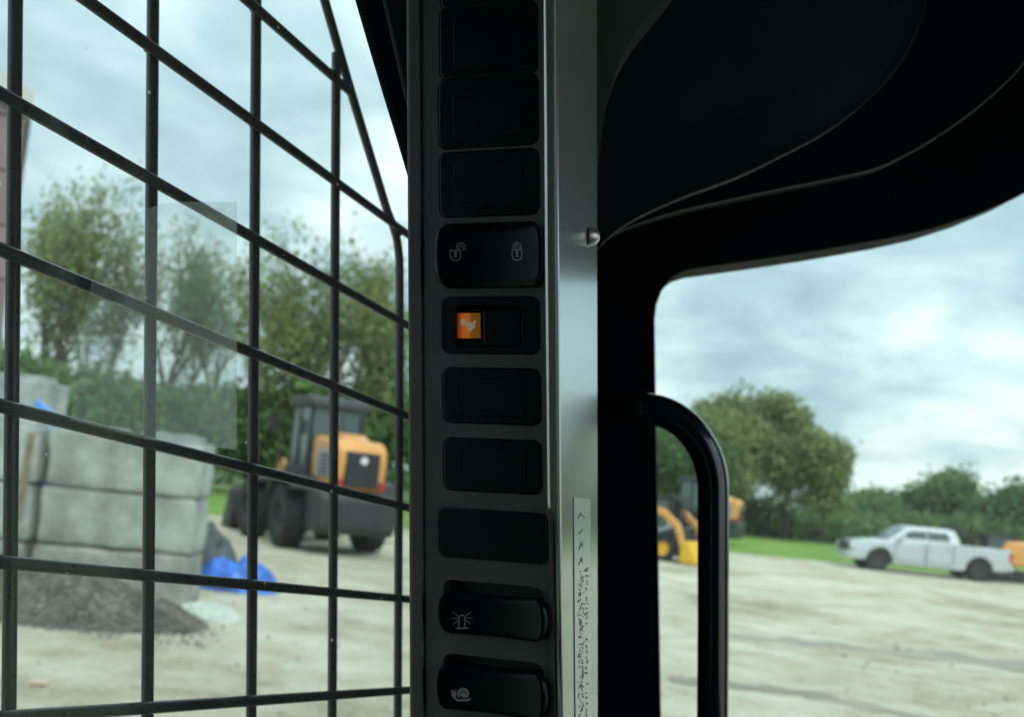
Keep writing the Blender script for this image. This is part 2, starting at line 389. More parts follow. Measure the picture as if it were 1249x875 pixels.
# left: open willowy trees on the far side of the verge
GL = 'open-crowned trees behind the concrete blocks and parked loader'
for px, Y, top, W, m, dn, lab in (
    (62, 42, 192, 5.6, L_olive, 6, 'tall thin tree with a bare forked trunk above the blue tarp corner'),
    (118, 45, 212, 5.6, L_olive, 6, 'tall loose-crowned olive tree second from the left of the row'),
    (205, 46, 258, 5.4, L_mid, 6, 'slender tree with sky showing through, behind the right end of the block wall'),
    (258, 50, 262, 5.4, L_olive, 7, 'loose olive tree rising over the gap between block wall and loader'),
    (345, 44, 262, 5.6, L_olive, 10, 'broad olive tree rising just left of the loader cab'),
    (418, 46, 300, 5.2, L_olive, 11, 'olive tree directly above the parked loader cab'),
    (478, 45, 325, 4.6, L_olive, 15, 'fuller olive tree beside the switch console, right of the loader')):
    X = gx(px, Y, 4); H = gz(top, X, Y); 
    tree(X, Y, H, W, lab, GL, m, dn, .15, sparse=True, stems=2 if W > 5.5 else 1, clear=.32, spread=.48)
GB = 'bushes along the back of the grass'
for i, (px, Y, top, W, m, lab) in enumerate(((20, 40, 430, 5, L_mid, 'leafy bush at the far left, behind the taller rear block stack'), (95, 41, 456, 6, L_mid, 'leafy bush directly right of the blue tarpaulin corner'),
    (150, 43, 476, 6, L_dark, 'dark bush above the middle of the top concrete block'), (205, 44, 480, 6, L_mid, 'mid green bush above the right hand stud of the top block'), (262, 45, 480, 6, L_dark, 'dark bush just right of the block wall end'),
    (318, 46, 470, 6, L_mid, 'mid green bush at the left of the near loader, above its front wheels'), (365, 46, 465, 6, L_mid, 'mid green bush immediately behind the near loader cab'), (420, 47, 470, 6, L_dark, 'dark bush behind the near loader engine hood'),
    (475, 47, 475, 6, L_mid, 'mid green bush right of the near loader, against the console'), (540, 47, 470, 7, L_mid, 'bush hidden behind the switch console'))):
    X = gx(px, Y, 3); H = gz(top, X, Y)
    tree(X, Y, H, W, lab, GB+' on the left', m, 17, .22, clear=.0, name='bush', spread=.6)
# right: one great crown, a dark tree by the post, then a low row
X = gx(966, 60.5, 5); tree(X, 60.5, gz(482, X, 60.5), 4.2, 'right half of the tall crown, stepping down beside the round top', None, L_olive, 50, .2, lobes=0, clear=.10, spread=.38)
X = gx(903, 60, 5); tree(X, 60, gz(467, X, 60), 5.2, 'tall full round-crowned tree standing right of the grab handle', None, L_olive, 56, .2, lobes=0, clear=.02, spread=.42)
X = gx(1008, 59, 4); tree(X, 59, gz(536, X, 59), 2.8, 'side limb tree leaning out from the right of the great round tree', None, L_olive, 40, .2, clear=.55, spread=.4)
X = gx(872, 59, 4); tree(X, 59, gz(505, X, 59), 5.0, 'tree partly behind the bend of the grab handle', None, L_olive, 34, .2, clear=.02, spread=.6)
X = gx(812, 57, 4); tree(X, 57, gz(520, X, 57), 6.0, 'dark green tree seen between the cab post and the grab handle', None, L_dark, 42, .2, clear=.0, spread=.6)
GR = 'low trees in a row beyond the pickup'
for px, Y, top, W, m, lab in ((1014, 78, 618, 3.6, L_mid, 'low rounded tree at the left end of the row, beside the great tree'),
    (1058, 76, 600, 3.6, L_mid, 'mid green tree above the pickup bonnet'), (1105, 80, 608, 3.4, L_dark, 'dark tree behind the pickup roof'),
    (1140, 78, 574, 4.0, L_mid, 'tallest tree of the row, with gaps in its top, behind the pickup bed'), (1178, 79, 616, 3.0, L_dark, 'small dark tree above the pickup tailgate'),
    (1240, 70, 588, 5.6, L_dark, 'dark full tree at the right edge of the photo'), (1290, 70, 585, 6, L_mid, 'tree just beyond the right edge of the photo')):
    X = gx(px, Y, 3); tree(X, Y, gz(top, X, Y), W, lab, GR, m, 30, .24, clear=.0, spread=.6)
for px, Y, top, m, lab in ((990, 66, 645, L_dark, 'dark bush between the great round tree and the low row'), (1035, 68, 640, L_mid, 'bush right behind the pickup bonnet'), (1090, 69, 640, L_dark, 'dark bush right behind the pickup cab'),
    (1150, 68, 641, L_mid, 'bush right behind the pickup bed'), (1205, 67, 644, L_dark, 'dark bush above the excavator boom'), (870, 64, 610, L_dark, 'dark bush behind the upright of the grab handle'),
    (930, 64, 622, L_dark, 'dark bush at the foot of the great round tree'), (800, 64, 600, L_dark, 'dark bush beside the cab post, above the compact loader')):
    X = gx(px, Y, 2); tree(X, Y, gz(top, X, Y), 5.6, lab, GB+' on the right', m, 17, .24, clear=0, name='bush', spread=.6)
# distant wood that closes the horizon
C = [(x, 110+12*noise.noise((x*.05, 0, 0)), .3+2.2*abs(noise.noise((x*.09, 1, 0)))+random.random()*1.0) for x in np.arange(-130, 190, .9)]
wood = leaves(C, 60, 1.2, .5, L_dark, 'far_woodland', None); tag(wood, 'far dark band of woodland along the horizon', 'woodland', kind='stuff')

# ---------------------------------------------------------------- concrete blocks, rubble, tarps
M_conc = mat('cast_concrete', (.32, .345, .325), .9, var=.34, vscale=2.2, bump=.5, bscale=12)
M_conc2 = mat('stained_concrete', (.31, .31, .28), .9, var=.28, vscale=3, bump=.5, bscale=12)
M_iron = mat('rusty_loop', (.12, .07, .045), .8)
def block(x0, x1, y, z, label, group, m=M_conc, h=.645, d=.75, rz=0.0, studs=True):
    L = x1-x0
    t = thing('concrete_block', label, 'concrete block', ((x0+x1)/2, y+d/2, z), rz, group)
    mb = MB(); mb.box((0, 0, h/2+.004), (L-.02, d, h-.012))
    bm = bmesh.new(); me = bpy.data.meshes.new('x'); me.from_pydata(mb.v, [], mb.f); bm.from_mesh(me)
    bmesh.ops.bevel(bm, geom=bm.edges[:], offset=.045, segments=3, affect='EDGES', profile=.5)
    bmesh.ops.subdivide_edges(bm, edges=[e for e in bm.edges if e.calc_length() > .3], cuts=5, use_grid_fill=True)
    for v in bm.verts:
        q = v.co+Vector((x0*3, z*5, y)); v.co += v.normal*(.018*noise.noise(q*3.0)+.010*noise.noise(q*9)) if v.normal.length else Vector()
    mb.v = [tuple(v.co) for v in bm.verts]; bm.verts.index_update(); mb.f = [tuple(v.index for v in f.verts) for f in bm.faces]; mb.n = len(mb.v); bm.free()
    mb.build('body', m, t)
    if studs:
        for sx in (-.26, .25):
            s = MB(); s.box((sx*L, 0, h+.028), (L*.40, d*.62, .095), taper=.93); s.build('stud', m, t, bevel=.035, seg=3)
        MB().tube([(-.03*L, -.05, h-.04), (-.03*L, -.05, h+.04), (0, -.05, h+.075), (.03*L, -.05, h+.04), (.03*L, -.05, h-.04)], .008, 6).build('lifting_loop', M_iron, t)
    return t
YB = 9.85; slope = .40                                    # the wall runs slightly away to the right
GW = 'concrete blocks of the front stack'
bx = lambda px: gx(px, YB+.15, 1.0)
xr = gx(227, YB+.2, 1.2); xl = gx(30, YB, 1.2); xrow = ['bottom', 'middle', 'top']
for i in range(3):
    zz = i*.648; off = (0, .03, .06)[i]
    x1 = xr+off*.6; x0 = xl+off
    mm = (M_conc2, M_conc, M_conc)[i]
    block(x0, x1, YB+.25, zz, f'right hand concrete block in the {xrow[i]} course of the wall' if i < 2 else 'top right concrete block with two low studs on top', GW, mm, rz=.10, studs=(i == 2))
    block(x0-2.12, x0-.05, YB+.02, zz, f'left hand concrete block in the {xrow[i]} course, running out of the photo', GW, mm, rz=.10, studs=(i == 2))
for i in range(4):
    block(gx(45, 12.4, 1.5)-2.2, gx(45, 12.4, 1.5), 12.4, i*.648+.02, ['lowest hidden block of the taller rear stack', 'second block of the taller rear stack', 'third block of the taller rear stack', 'topmost block of the taller rear stack at the left edge'][i], 'concrete blocks of the rear stack', M_conc, rz=.05, studs=(i == 3))
M_tarp = mat('blue_tarpaulin', (.035, .15, .58), .32, var=.45, vscale=6, bump=.3, bscale=14)
M_tarp2 = mat('faded_blue_tarpaulin', (.10, .30, .80), .4, var=.2, vscale=4)
def cloth(name, m, label, cat, loc, size, hfun, n=46, rz=0):
    mb = MB()
    for j in range(n+1):
        for i in range(n+1):
            u, v = i/n*2-1, j/n*2-1
            mb.v.append((u*size[0]/2, v*size[1]/2, hfun(u, v)))
    mb.n = len(mb.v)
    for j in range(n):
        for i in range(n): mb.f.append((j*(n+1)+i, j*(n+1)+i+1, (j+1)*(n+1)+i+1, (j+1)*(n+1)+i))
    o = mb.build(name, m, recalc=False, smooth=50)
    o.location = loc; o.rotation_euler.z = rz
    so = o.modifiers.new('t', 'SOLIDIFY'); so.thickness = .006
    return tag(o, label, cat)
def ridged(u, v, s, k): return sum((1-abs(2*noise.noise((u*s*2**i+k, v*s*2**i, k)))) / 2**i for i in range(3))
def hb(u, v):
    r = max(0, 1-(abs(u)**2.2+abs(v)**2.2)); prof = .46*r**.5*(1.0-.25*u)
    return prof*(.62+.30*ridged(u, v, 1.5, 3.3))+.01
YT = 12.1; cloth('tarpaulin', M_tarp, 'crumpled bright blue tarpaulin heaped at the end of the block wall', 'tarpaulin', (gx(280, YT, .2), YT+.45, -.02), (1.12, .9), hb)
def hs(u, v):
    r = max(0, 1-(abs(u)**2.4+abs(v)**2.2)); return .20*r**.5*(.6+.3*ridged(u, v, 1.8, 8.1))
M_sack = mat('pale_woven_sack', (.50, .55, .50), .8, var=.15, vscale=9, bump=.3, bscale=50)
cloth('sack', M_sack, 'pale crumpled sack lying flat in front of the blue tarpaulin', 'sack', (gx(252, 10.0, 0), 9.95, -.01), (.78, .42), hs, 34, .05)
def hd(u, v):
    r = max(0, 1-(abs(u)**3+abs(v)**2.2)); return r**.5*(.78-.34*u)*(.75+.18*ridged(u, v, 1.2, 5.5))
M_dtarp = mat('dark_sheeting', (.065, .085, .08), .6, var=.3, vscale=5)
cloth('dark_sheeting', M_dtarp, 'dark grey sheeting slumped between the block wall end and the blue tarpaulin', 'sheeting', (gx(262, 13.2, .5), 13.3, -.02), (.75, .7), hd, 30)
# blue tarpaulin corner standing up behind the wall
t3 = MB(); xa, ya = gx(43, 11.3, 2.2), 11.3
zt = gz(486, xa, 11.3); xb_ = gx(76, 11.3, 2.0); zb = gz(519, xb_, 11.3)
t3.prism([(gx(36, 11.3, 1.8), .9), (xb_+.6, .9), (xb_, zb), ((xa+xb_)/2+.02, (zt+zb)/2+.02), (xa, zt)], 11.28, 11.34)
tp = thing('tarpaulin', 'pale blue tarpaulin corner poking up behind the block wall', 'tarpaulin', (xa, 11.3, 0)); t3.build('folded_sheet', M_tarp2, tp, bevel=.01, world=True)
# leaning timber in the gap between the two columns of blocks
M_wood = mat('weathered_timber', (.20, .155, .11), .85, var=.3, vscale=6, bump=.4, bscale=30)
tm = MB(); tm.tube([(gx(24, 9.6, 1.2), 9.62, .9), (gx(34, 9.6, 1.9), 9.68, 1.86)], .035, 6)
tag(tm.build('timber_post', M_wood), 'brown timber leaning in the gap between the wall blocks', 'timber')
# rubble
M_rub = mat('rubble_stone', (.19, .172, .155), .95, col2=(.085, .075, .068), vscale=3.5)
M_rub2 = mat('rubble_pale', (.26, .24, .22), .95, var=.3, vscale=6)
ico = bmesh.new(); bmesh.ops.create_icosphere(ico, subdivisions=1, radius=1); ico.verts.index_update()
IV = [v.co.copy() for v in ico.verts]; IF = [tuple(v.index for v in f.verts) for f in ico.faces]; ico.free()
def rocks(n, fn, sz, m, name, label, cat='rubble', kind='stuff'):
    mb = MB()
    for _ in range(n):
        p = fn(); s = random.uniform(*sz); q = Matrix.Rotation(random.uniform(0, 6.28), 3, Vector((random.random(), random.random(), random.random()+.1)).normalized())
        sc = Vector((random.uniform(.7, 1.3), random.uniform(.6, 1.1), random.uniform(.5, .9)))*s; j = random.random()*50
        V = [q @ Vector((v.x*sc.x, v.y*sc.y, v.z*sc.z))*(1+.25*noise.noise(v*1.9+Vector((j, 0, 0))))+p for v in IV]
        mb.add(V, IF)
    o = mb.build(name, m, smooth=0, recalc=False); return tag(o, label, cat, kind=kind)
pc = Vector((gx(82, 9.3, .1), 9.35, 0)); 
def pile_h(x, y):
    u = (x-pc.x)/1.75; v = (y-pc.y)/.78; return max(0, .52*(1-(u+.25)**2*.85-v*v)*(1+.35*noise.noise((x*2, y*2, 1))))
def pp():
    while 1:
        x = pc.x+random.uniform(-2.4, 1.6); y = pc.y+random.uniform(-.85, .7); h = pile_h(x, y)
        if h > .01 or random.random() < .10: return Vector((x, y, h))
mbp = MB(); n = 60
for j in range(n+1):
    for i in range(n+1):
        x = pc.x-2.6+4.4*i/n; y = pc.y-.95+1.8*j/n; mbp.v.append((x, y, pile_h(x, y)-.02+.03*noise.noise((x*6, y*6, 0))))
mbp.n = len(mbp.v)
for j in range(n):
    for i in range(n): mbp.f.append((j*(n+1)+i, j*(n+1)+i+1, (j+1)*(n+1)+i+1, (j+1)*(n+1)+i))
tag(mbp.build('dirt_heap', M_rub, recalc=False), 'dark heap of dirt and broken stone against the block wall', 'dirt heap', kind='stuff')
rocks(3200, pp, (.010, .032), M_rub, 'rubble', 'dark broken stones covering the heap by the block wall')
rocks(260, pp, (.012, .036), M_rub2, 'pale_rubble', 'paler stones scattered over the dark heap')
rocks(500, lambda: Vector((random.uniform(-6, 10), random.uniform(4.5, 16), .0)), (.008, .028), M_rub2, 'loose_stones', 'loose pale stones scattered over the yard', 'gravel')
sc_ = MB(); xx = gx(47, 6.6, 0); sc_.box((0, 0, .03), (.13, .06, .03), rz=.2, taper=.8)
o = sc_.build('wood_scrap', mat('pale_scrap', (.55, .42, .32), .8), bevel=.006); o.location = (xx, 6.6, 0); tag(o, 'small pinkish scrap of wood lying on the yard at lower left', 'wood scrap')
# brown clad shed at the extreme left
M_clad = mat('mauve_brown_cladding', (.23, .165, .17), .7, var=.12, vscale=1.5)
M_fascia = mat('pale_fascia', (.55, .55, .53), .6)
Ys = 14.0; xs_ = gx(8, Ys, 4); sh = thing('shed', 'mauve brown clad shed at the left edge of the photo', 'shed', (xs_-3, Ys+2.5, 0))
for k in range(8):
    b_ = MB(); b_.box((xs_-3, Ys+2.5, .42+.84*k), (6, 5, .815)); b_.build('cladding_panel', M_clad, sh, bevel=.012, world=True)
g_ = MB(); g_.add([(xs_-6.1, Ys-.1, 9.4), (xs_+.1, Ys-.1, 6.75), (xs_+.1, Ys+5.1, 6.75), (xs_-6.1, Ys+5.1, 9.4), (xs_-6.1, Ys-.1, 9.8), (xs_+.1, Ys-.1, 7.15), (xs_+.1, Ys+5.1, 7.15), (xs_-6.1, Ys+5.1, 9.8)],
    [(3, 2, 1, 0), (4, 5, 6, 7), (0, 1, 5, 4), (1, 2, 6, 5), (2, 3, 7, 6), (3, 0, 4, 7)]).build('roof', M_fascia, sh, world=True)
TS = Matrix.Translation((xs_, Ys, 0)) @ Matrix.Rotation(.53, 4, 'Z') @ Matrix.Translation((-xs_, -Ys, 0))
g2 = MB(); g2.add([(xs_-6, Ys, 6.74), (xs_, Ys, 6.74), (xs_-6, Ys, 9.38), (xs_-6, Ys+5, 6.74), (xs_, Ys+5, 6.74), (xs_-6, Ys+5, 9.38)], [(0, 1, 2), (3, 5, 4), (0, 2, 5, 3), (1, 4, 5, 2), (0, 3, 4, 1)]).build('gable', M_clad, sh, world=True)
sh.matrix_world = TS @ sh.matrix_world

# ---------------------------------------------------------------- vehicles
M_or = mat('orange_machine_paint', (.74, .34, .09), .42, var=.1, vscale=2, coat=.2)
M_ye = mat('yellow_attachment_paint', (.80, .48, .02), .45, var=.15, vscale=3)
M_blk = mat('machine_black', (.022, .023, .026), .55, var=.25, vscale=3)
M_grey = mat('machine_dark_grey', (.034, .036, .040), .55, var=.25, vscale=3)
M_lgrey = mat('machine_light_grey', (.38, .40, .41), .5, var=.12, vscale=3)
M_tyre = mat('tyre_rubber', (.018, .018, .02), .85, var=.3, vscale=5, bump=.3, bscale=30)
M_win = mat('vehicle_glass', (.045, .075, .075), .06, spec=.8)
M_winL = mat('pale_cab_glass', (.06, .10, .10), .12, spec=.8)
M_red = mat('tail_lamp_red', (.45, .03, .02), .3)
M_wht = mat('white_decal', (.75, .76, .76), .5)
M_silver = mat('silver_paint', (.54, .575, .60), .26, metal=.3, coat=.6, var=.03, vscale=2)
M_chrome = mat('bright_trim', (.6, .62, .64), .2, metal=1)
M_lamp = mat('lamp_lens', (.7, .72, .72), .12)
def wheel(parent, x, y, r, wd, rim, lugs=True, rimr=.55):
    c = MB(); c.lathe([(r*rimr, -wd/2*.86), (r*.84, -wd/2), (r*.95, -wd/2*.9), (r, -wd/2*.6), (r, wd/2*.6), (r*.95, wd/2*.9), (r*.84, wd/2), (r*rimr, wd/2*.86)], 30, c=(0, 0, 0))
    if lugs:
        for k in range(20):
            for s in (-1, 1):
                a = 2*math.pi*(k+.5*(s > 0))/20; T = Matrix.Rotation(-a, 4, 'Y')
                c.box((r*1.005, s*wd*.23, 0), (r*.06, wd*.44, r*.10), T=T @ Matrix.Rotation(s*.35, 4, 'X'))
    wobj = thing('wheel', None, None); 
    wobj.parent = parent; wobj.matrix_basis = Matrix.Translation((x, y, r*1.0))
    for k in list(wobj.keys()): del wobj[k]
    c.build('tyre', M_tyre, wobj)
    m = MB(); s = 1 if y > 0 else -1
    m.lathe([(r*rimr*1.01, s*wd*.42), (r*rimr*.92, s*wd*.44), (r*rimr*.86, s*wd*.30), (r*rimr*.45, s*wd*.24), (r*rimr*.38, s*wd*.34), (r*.04, s*wd*.36), (r*.001, s*wd*.36)], 24)
    for k in range(8):
        a = 2*math.pi*k/8; m.box((r*rimr*.3*math.cos(a), s*wd*.37, r*rimr*.3*math.sin(a)), (.03*r*2, .03, .03*r*2))
    m.build('rim', rim, wobj)
    return wobj
def wheel_loader(name, label):
    t = thing(name, label, 'wheel loader', group='orange wheel loaders parked in the yard')
    # x forward, y left, origin under the rear axle
    for x, y in ((0, .93), (0, -.93), (2.7, .93), (2.7, -.93)): wheel(t, x, y, .69, .50, M_grey)
    MB().box((.1, 0, .78), (2.2, .85, .55)).box((2.6, 0, .80), (1.5, .75, .6)).box((0, 0, .69), (.3, 1.5, .28)).box((2.7, 0, .69), (.3, 1.5, .28)).build('chassis', M_blk, t, bevel=.04)
    cw = MB(); cw.prism([(-1.72, .62), (-1.60, .45), (-.85, .50), (-.78, 1.32), (-1.66, 1.36), (-1.76, 1.2)], -.86, .86); cw.build('counterweight', M_grey, t, bevel=.07, seg=3)
    # hood: orange shell with domed top, side opening and rear frame
    hp = [(-1.62, 1.38), (-1.70, 2.05), (-1.64, 2.30), (-1.45, 2.42), (-.9, 2.46), (-.3, 2.50), (-.05, 2.50), (.0, 1.95), (-.12, 1.38)]
    h = MB(); h.prism(hp, -.55, .55); h.build('hood', M_or, t, bevel=.11, seg=4)
    hr = MB(); hr.prism([(-1.30, 2.425), (-.95, 2.57), (-.45, 2.58), (-.25, 2.48)], -.30, .30); hr.build('hood_scoop', M_or, t, bevel=.05)
    g = MB(); g.box((-1.665, 0, 1.82), (.10, .76, .74)); gr = g.build('grille', M_blk, t, bevel=.03)
    for k in range(9): MB().box((-1.722, 0, 1.50+.078*k), (.02, .70, .03)).build('slat', M_grey, gr)
    MB().lathe([(.0001, 0), (.07, 0), (.08, .02), (.0001, .025)], 20, axis='z').build('emblem', M_wht, t).matrix_basis = Matrix.Translation((-1.735, 0, 2.02)) @ Matrix.Rotation(-math.pi/2, 4, 'Y')
    for s in (-1, 1):
        MB().box((-1.70, s*.46, 1.52), (.06, .09, .20)).build('tail_lamp', M_red, t, bevel=.015)
        MB().prism([(-1.35, 1.62), (-1.30, 2.18), (-.55, 2.22), (-.35, 1.9), (-.5, 1.62)], s*.552, s*.568).build('side_vent', M_lgrey, t)
        for k in range(6): MB().box((-.95, s*.575, 1.68+.08*k), (.62, .012, .03)).build('vent_slat', M_blk, t)
        f = MB(); f.prism([(-.80, 1.30), (-.74, 1.52), (-.45, 1.62), (.55, 1.62), (.85, 1.40), (.95, 1.05), (.85, 1.05), (.75, 1.32), (.5, 1.50), (-.42, 1.50), (-.68, 1.40), (-.72, 1.30)], s*.58, s*1.20); f.build('rear_fender', M_blk, t, bevel=.02)
        f = MB(); f.prism([(1.95, 1.42), (2.2, 1.60), (3.1, 1.62), (3.35, 1.42), (3.35, 1.32), (3.1, 1.50), (2.25, 1.50), (1.95, 1.32)], s*.6, s*1.18); f.build('front_fender', M_blk, t, bevel=.02)
    # cab
    c = MB()
    for x, y in ((.05, .62), (.05, -.62), (1.35, .60), (1.35, -.60), (.75, .63), (.75, -.63)):
        c.tube([(x, y, 1.5), (x*.96+.05, y*.93, 3.15)], .05, 6)
    c.box((.7, 0, 1.55), (1.5, 1.35, .5)); c.build('cab_frame', M_blk, t, bevel=.02)
    r = MB(); r.prism([(-.12, 3.12), (-.08, 3.30), (.15, 3.38), (1.3, 3.36), (1.52, 3.26), (1.52, 3.12)], -.70, .70); r.build('cab_roof', M_grey, t, bevel=.06, seg=3)
    for args in (((.03, 0, 2.47), (.02, 1.12, 1.28)), ((1.37, 0, 2.45), (.02, 1.1, 1.32)), ((.4, .60, 2.45), (.58, .02, 1.3)), ((.4, -.60, 2.45), (.58, .02, 1.3)), ((1.03, .60, 2.4), (.52, .02, 1.4)), ((1.03, -.60, 2.4), (.52, .02, 1.4))):
        MB().box(*args).build('window', M_winL, t)
    MB().box((.62, 0, 2.0), (.45, .5, .7)).box((.5, 0, 2.5), (.14, .42, .5)).build('seat', M_blk, t, bevel=.04)
    MB().tube([(-.55, -.32, 2.45), (-.55, -.32, 2.95), (-.62, -.32, 3.02)], .045, 8).build('exhaust_pipe', M_blk, t)
    for s in (-1, 1):
        MB().tube([(1.5, s*.72, 2.9), (1.62, s*.95, 2.95)], .015, 5).box((1.62, s*.98, 2.72), (.04, .16, .34)).build('mirror', M_blk, t)
        MB().tube([(.45, s*.85, .45), (1.25, s*.85, .45)], .03, 6).box((.85, s*.85, .75), (.6, .2, .05)).build('step', M_grey, t)
        a = MB(); a.prism([(2.15, 1.75), (2.4, 1.95), (3.3, 1.35), (4.25, .62), (4.2, .38), (3.2, 1.0), (2.3, 1.55)], s*.36, s*.46); a.build('lift_arm', M_or, t, bevel=.02)
        MB().lathe([(.0001, 0), (.11, 0), (.11, .06), (.0001, .06)], 12).build('headlight', M_lamp, t).matrix_basis = Matrix.Translation((3.0, s*.95, 1.78))
    bk = MB(); bk.prism([(4.15, .35), (4.3, 1.05), (4.45, 1.08), (4.38, .6), (4.55, .2), (5.15, .08), (5.15, .03), (4.4, .05), (4.2, .2)], -1.1, 1.1)
    bk.prism([(4.3, 1.05), (4.2, .3), (4.45, .04), (5.1, .04), (4.5, 1.05)], -1.12, -1.08).prism([(4.3, 1.05), (4.2, .3), (4.45, .04), (5.1, .04), (4.5, 1.05)], 1.08, 1.12); bk.build('bucket', M_grey, t)
    return t
def facing(theta): return math.pi/2+theta                 # forward = away, turned left by theta
wl = wheel_loader('wheel_loader', 'orange wheel loader with black grille facing us, parked left of the switch console')
Yl = 20.0; wl.matrix_basis = Matrix.Translation((gx(402, Yl, .8), Yl, 0)) @ Matrix.Rotation(facing(R_(31)), 4, 'Z')
w2 = copy_tree(wl, M=Matrix.Translation((gx(862, 42, .8), 42, 0)) @ Matrix.Rotation(facing(R_(62)), 4, 'Z') @ Matrix.Scale(.92, 4))
w2['label'] = 'orange wheel loader farther off, half hidden by the grab handle'; 

def pickup():
    t = thing('pickup_truck', 'silver crew cab pickup truck parked side on in front of the low trees', 'pickup truck')
    L = 5.85; W = 1.98; xf, xr_ = 1.02, 4.72; r = .41; ar = .50  # x from nose (0) to tail (L); forward is -x
    def arch(cx): return [(cx+ar*math.cos(a), .42+ar*math.sin(a)) for a in [math.pi-math.pi*k/12 for k in range(13)]]
    low = [(.05, .38)]+[(p[0], max(.36, p[1])) for p in arch(xf)]+[(xf+ar+.05, .34), (xr_-ar-.05, .34)]+[(p[0], max(.36, p[1])) for p in arch(xr_)]+[(L-.12, .45), (L-.03, .62)]
    top = [(L-.02, 1.18), (L-.06, 1.27), (3.98, 1.27), (3.96, 1.23), (1.42, 1.19), (1.28, 1.18), (.40, 1.10), (.12, 1.02), (.0, .85), (.0, .55)]
    # loft across width so the flanks bulge and the sill tucks in
    poly = low+top; n = len(poly); ycuts = [(-.99, .975), (-.96, 1.0), (-.55, 1.0), (0, 1.0), (.55, 1.0), (.96, 1.0), (.99, .975)]
    b_ = MB(); V = []
    for yy, k in ycuts:
        for x, z in poly:
            bulge = yy*(1-.035*abs(z-.85)**1.2*2) if abs(yy) > .9 else yy
            crown = .035*(1-(yy/.99)**2) if z > 1.0 and x < 1.6 else 0
            V.append((L/2+(x-L/2)*(k if abs(yy) > .98 else 1), bulge, z+crown))
    Fc = [tuple(range(n))[::-1], tuple((len(ycuts)-1)*n+i for i in range(n))]
    for j in range(len(ycuts)-1):
        for i in range(n): Fc.append((j*n+i, j*n+(i+1) % n, (j+1)*n+(i+1) % n, (j+1)*n+i))
    b_.add(V, Fc); b_.build('body', M_silver, t, bevel=.03, smooth=40)
    # greenhouse
    bot = [(1.24, 1.17), (4.02, 1.24)]; tp = [(2.02, 1.75), (2.30, 1.81), (3.45, 1.82), (3.80, 1.77)]
    prof = [bot[0], tp[0], tp[1], tp[2], tp[3], bot[1]]
    def yw(z): return .93-.24*(z-1.2)/.73
    gh = MB(); V = [(x, -yw(z), z) for x, z in prof]+[(x, yw(z), z) for x, z in prof]; n = 6
    gh.add(V, [tuple(range(n))[::-1], tuple(range(n, 2*n))]+[(i, (i+1) % n, n+(i+1) % n, n+i) for i in range(n)])
    gh.build('cab_roof', M_silver, t, bevel=.05, seg=3)
    def sidewin(P, s, nm='side_window'):
        q = MB(); V = [(x, s*(yw(z)+.004), z) for x, z in P]+[(x, s*(yw(z)-.02), z) for x, z in P]; n = len(P)
        q.add(V, [tuple(range(n)), tuple(range(n, 2*n))[::-1]]+[(i, n+i, n+(i+1) % n, (i+1) % n) for i in range(n)]); return q.build(nm, M_win, t)
    for s in (-1, 1):
        sidewin([(1.74, 1.34), (2.04, 1.58), (2.20, 1.64), (2.72, 1.66), (2.72, 1.34)], s)
        sidewin([(2.75, 1.34), (2.75, 1.66), (3.42, 1.66), (3.54, 1.61), (3.60, 1.35)], s)
        for x0, x1 in ((1.58, 2.73), (2.74, 3.72)):
            d = MB(); z0 = .50
            for xx in (x0, x1): d.box((xx, s*.985, .86), (.012, .02, .72))
            d.box(((x0+x1)/2, s*.985, z0), (x1-x0, .02, .012)); dd = d.build('door_seam', M_blk, t)
            MB().box((x1-.16, s*1.0, 1.08), (.17, .03, .035)).build('door_handle', M_chrome, t, bevel=.008)
        MB().box((1.78, s*1.10, 1.36), (.16, .16, .22)).tube([(1.85, s*.92, 1.28), (1.80, s*1.06, 1.30)], .02, 6).build('mirror', M_silver, t, bevel=.03)
        MB().box((.10, s*.80, .90), (.26, .34, .17)).build('headlight', M_lamp, t, bevel=.04)
        MB().box((L-.06, s*.90, 1.0), (.14, .17, .34)).build('taillight', M_red, t, bevel=.02)
        for cx in (xf, xr_): MB().add(*(lambda A: ([(x, s*.93, z) for x, z in A]+[(x, s*1.0, z) for x, z in A], [(i, i+1, len(A)+i+1, len(A)+i) for i in range(len(A)-1)]))([(cx+(ar-.01)*math.cos(a), .42+(ar-.01)*math.sin(a)) for a in [math.pi*k/16 for k in range(17)]])).build('arch_liner', M_blk, t)
    ws = MB(); q = [(1.33, 1.235), (1.99, 1.73)]
    ws.add([(q[0][0], -.80, q[0][1]+.02), (q[0][0], .80, q[0][1]+.02), (q[1][0], .66, q[1][1]+.02), (q[1][0], -.66, q[1][1]+.02), (q[0][0]+.03, -.80, q[0][1]), (q[0][0]+.03, .80, q[0][1]), (q[1][0]+.03, .66, q[1][1]), (q[1][0]+.03, -.66, q[1][1])],
        [(0, 1, 2, 3), (7, 6, 5, 4), (0, 4, 5, 1), (1, 5, 6, 2), (2, 6, 7, 3), (3, 7, 4, 0)]); ws.build('windscreen', M_win, t)
    MB().box((3.93, 0, 1.50), (.02, 1.2, .32)).build('rear_window', M_win, t)
    MB().box((-.02, 0, .86), (.06, 1.2, .34)).build('grille', M_blk, t, bevel=.02)
    MB().box((.02, 0, .52), (.24, 1.86, .22)).build('front_bumper', M_silver, t, bevel=.04)
    MB().box((L+.03, 0, .56), (.16, 1.82, .18)).build('rear_bumper', M_chrome, t, bevel=.03)
    MB().box((4.85, 0, 1.272), (1.6, 1.6, .012)).build('bed_opening', M_blk, t)
    MB().box((L/2, 0, .42), (L-1.2, 1.2, .25)).build('underbody', M_blk, t)
    for x in (xf, xr_):
        for y in (.83, -.83): wheel(t, x, y, r, .27, M_grey, lugs=False, rimr=.64)
    return t
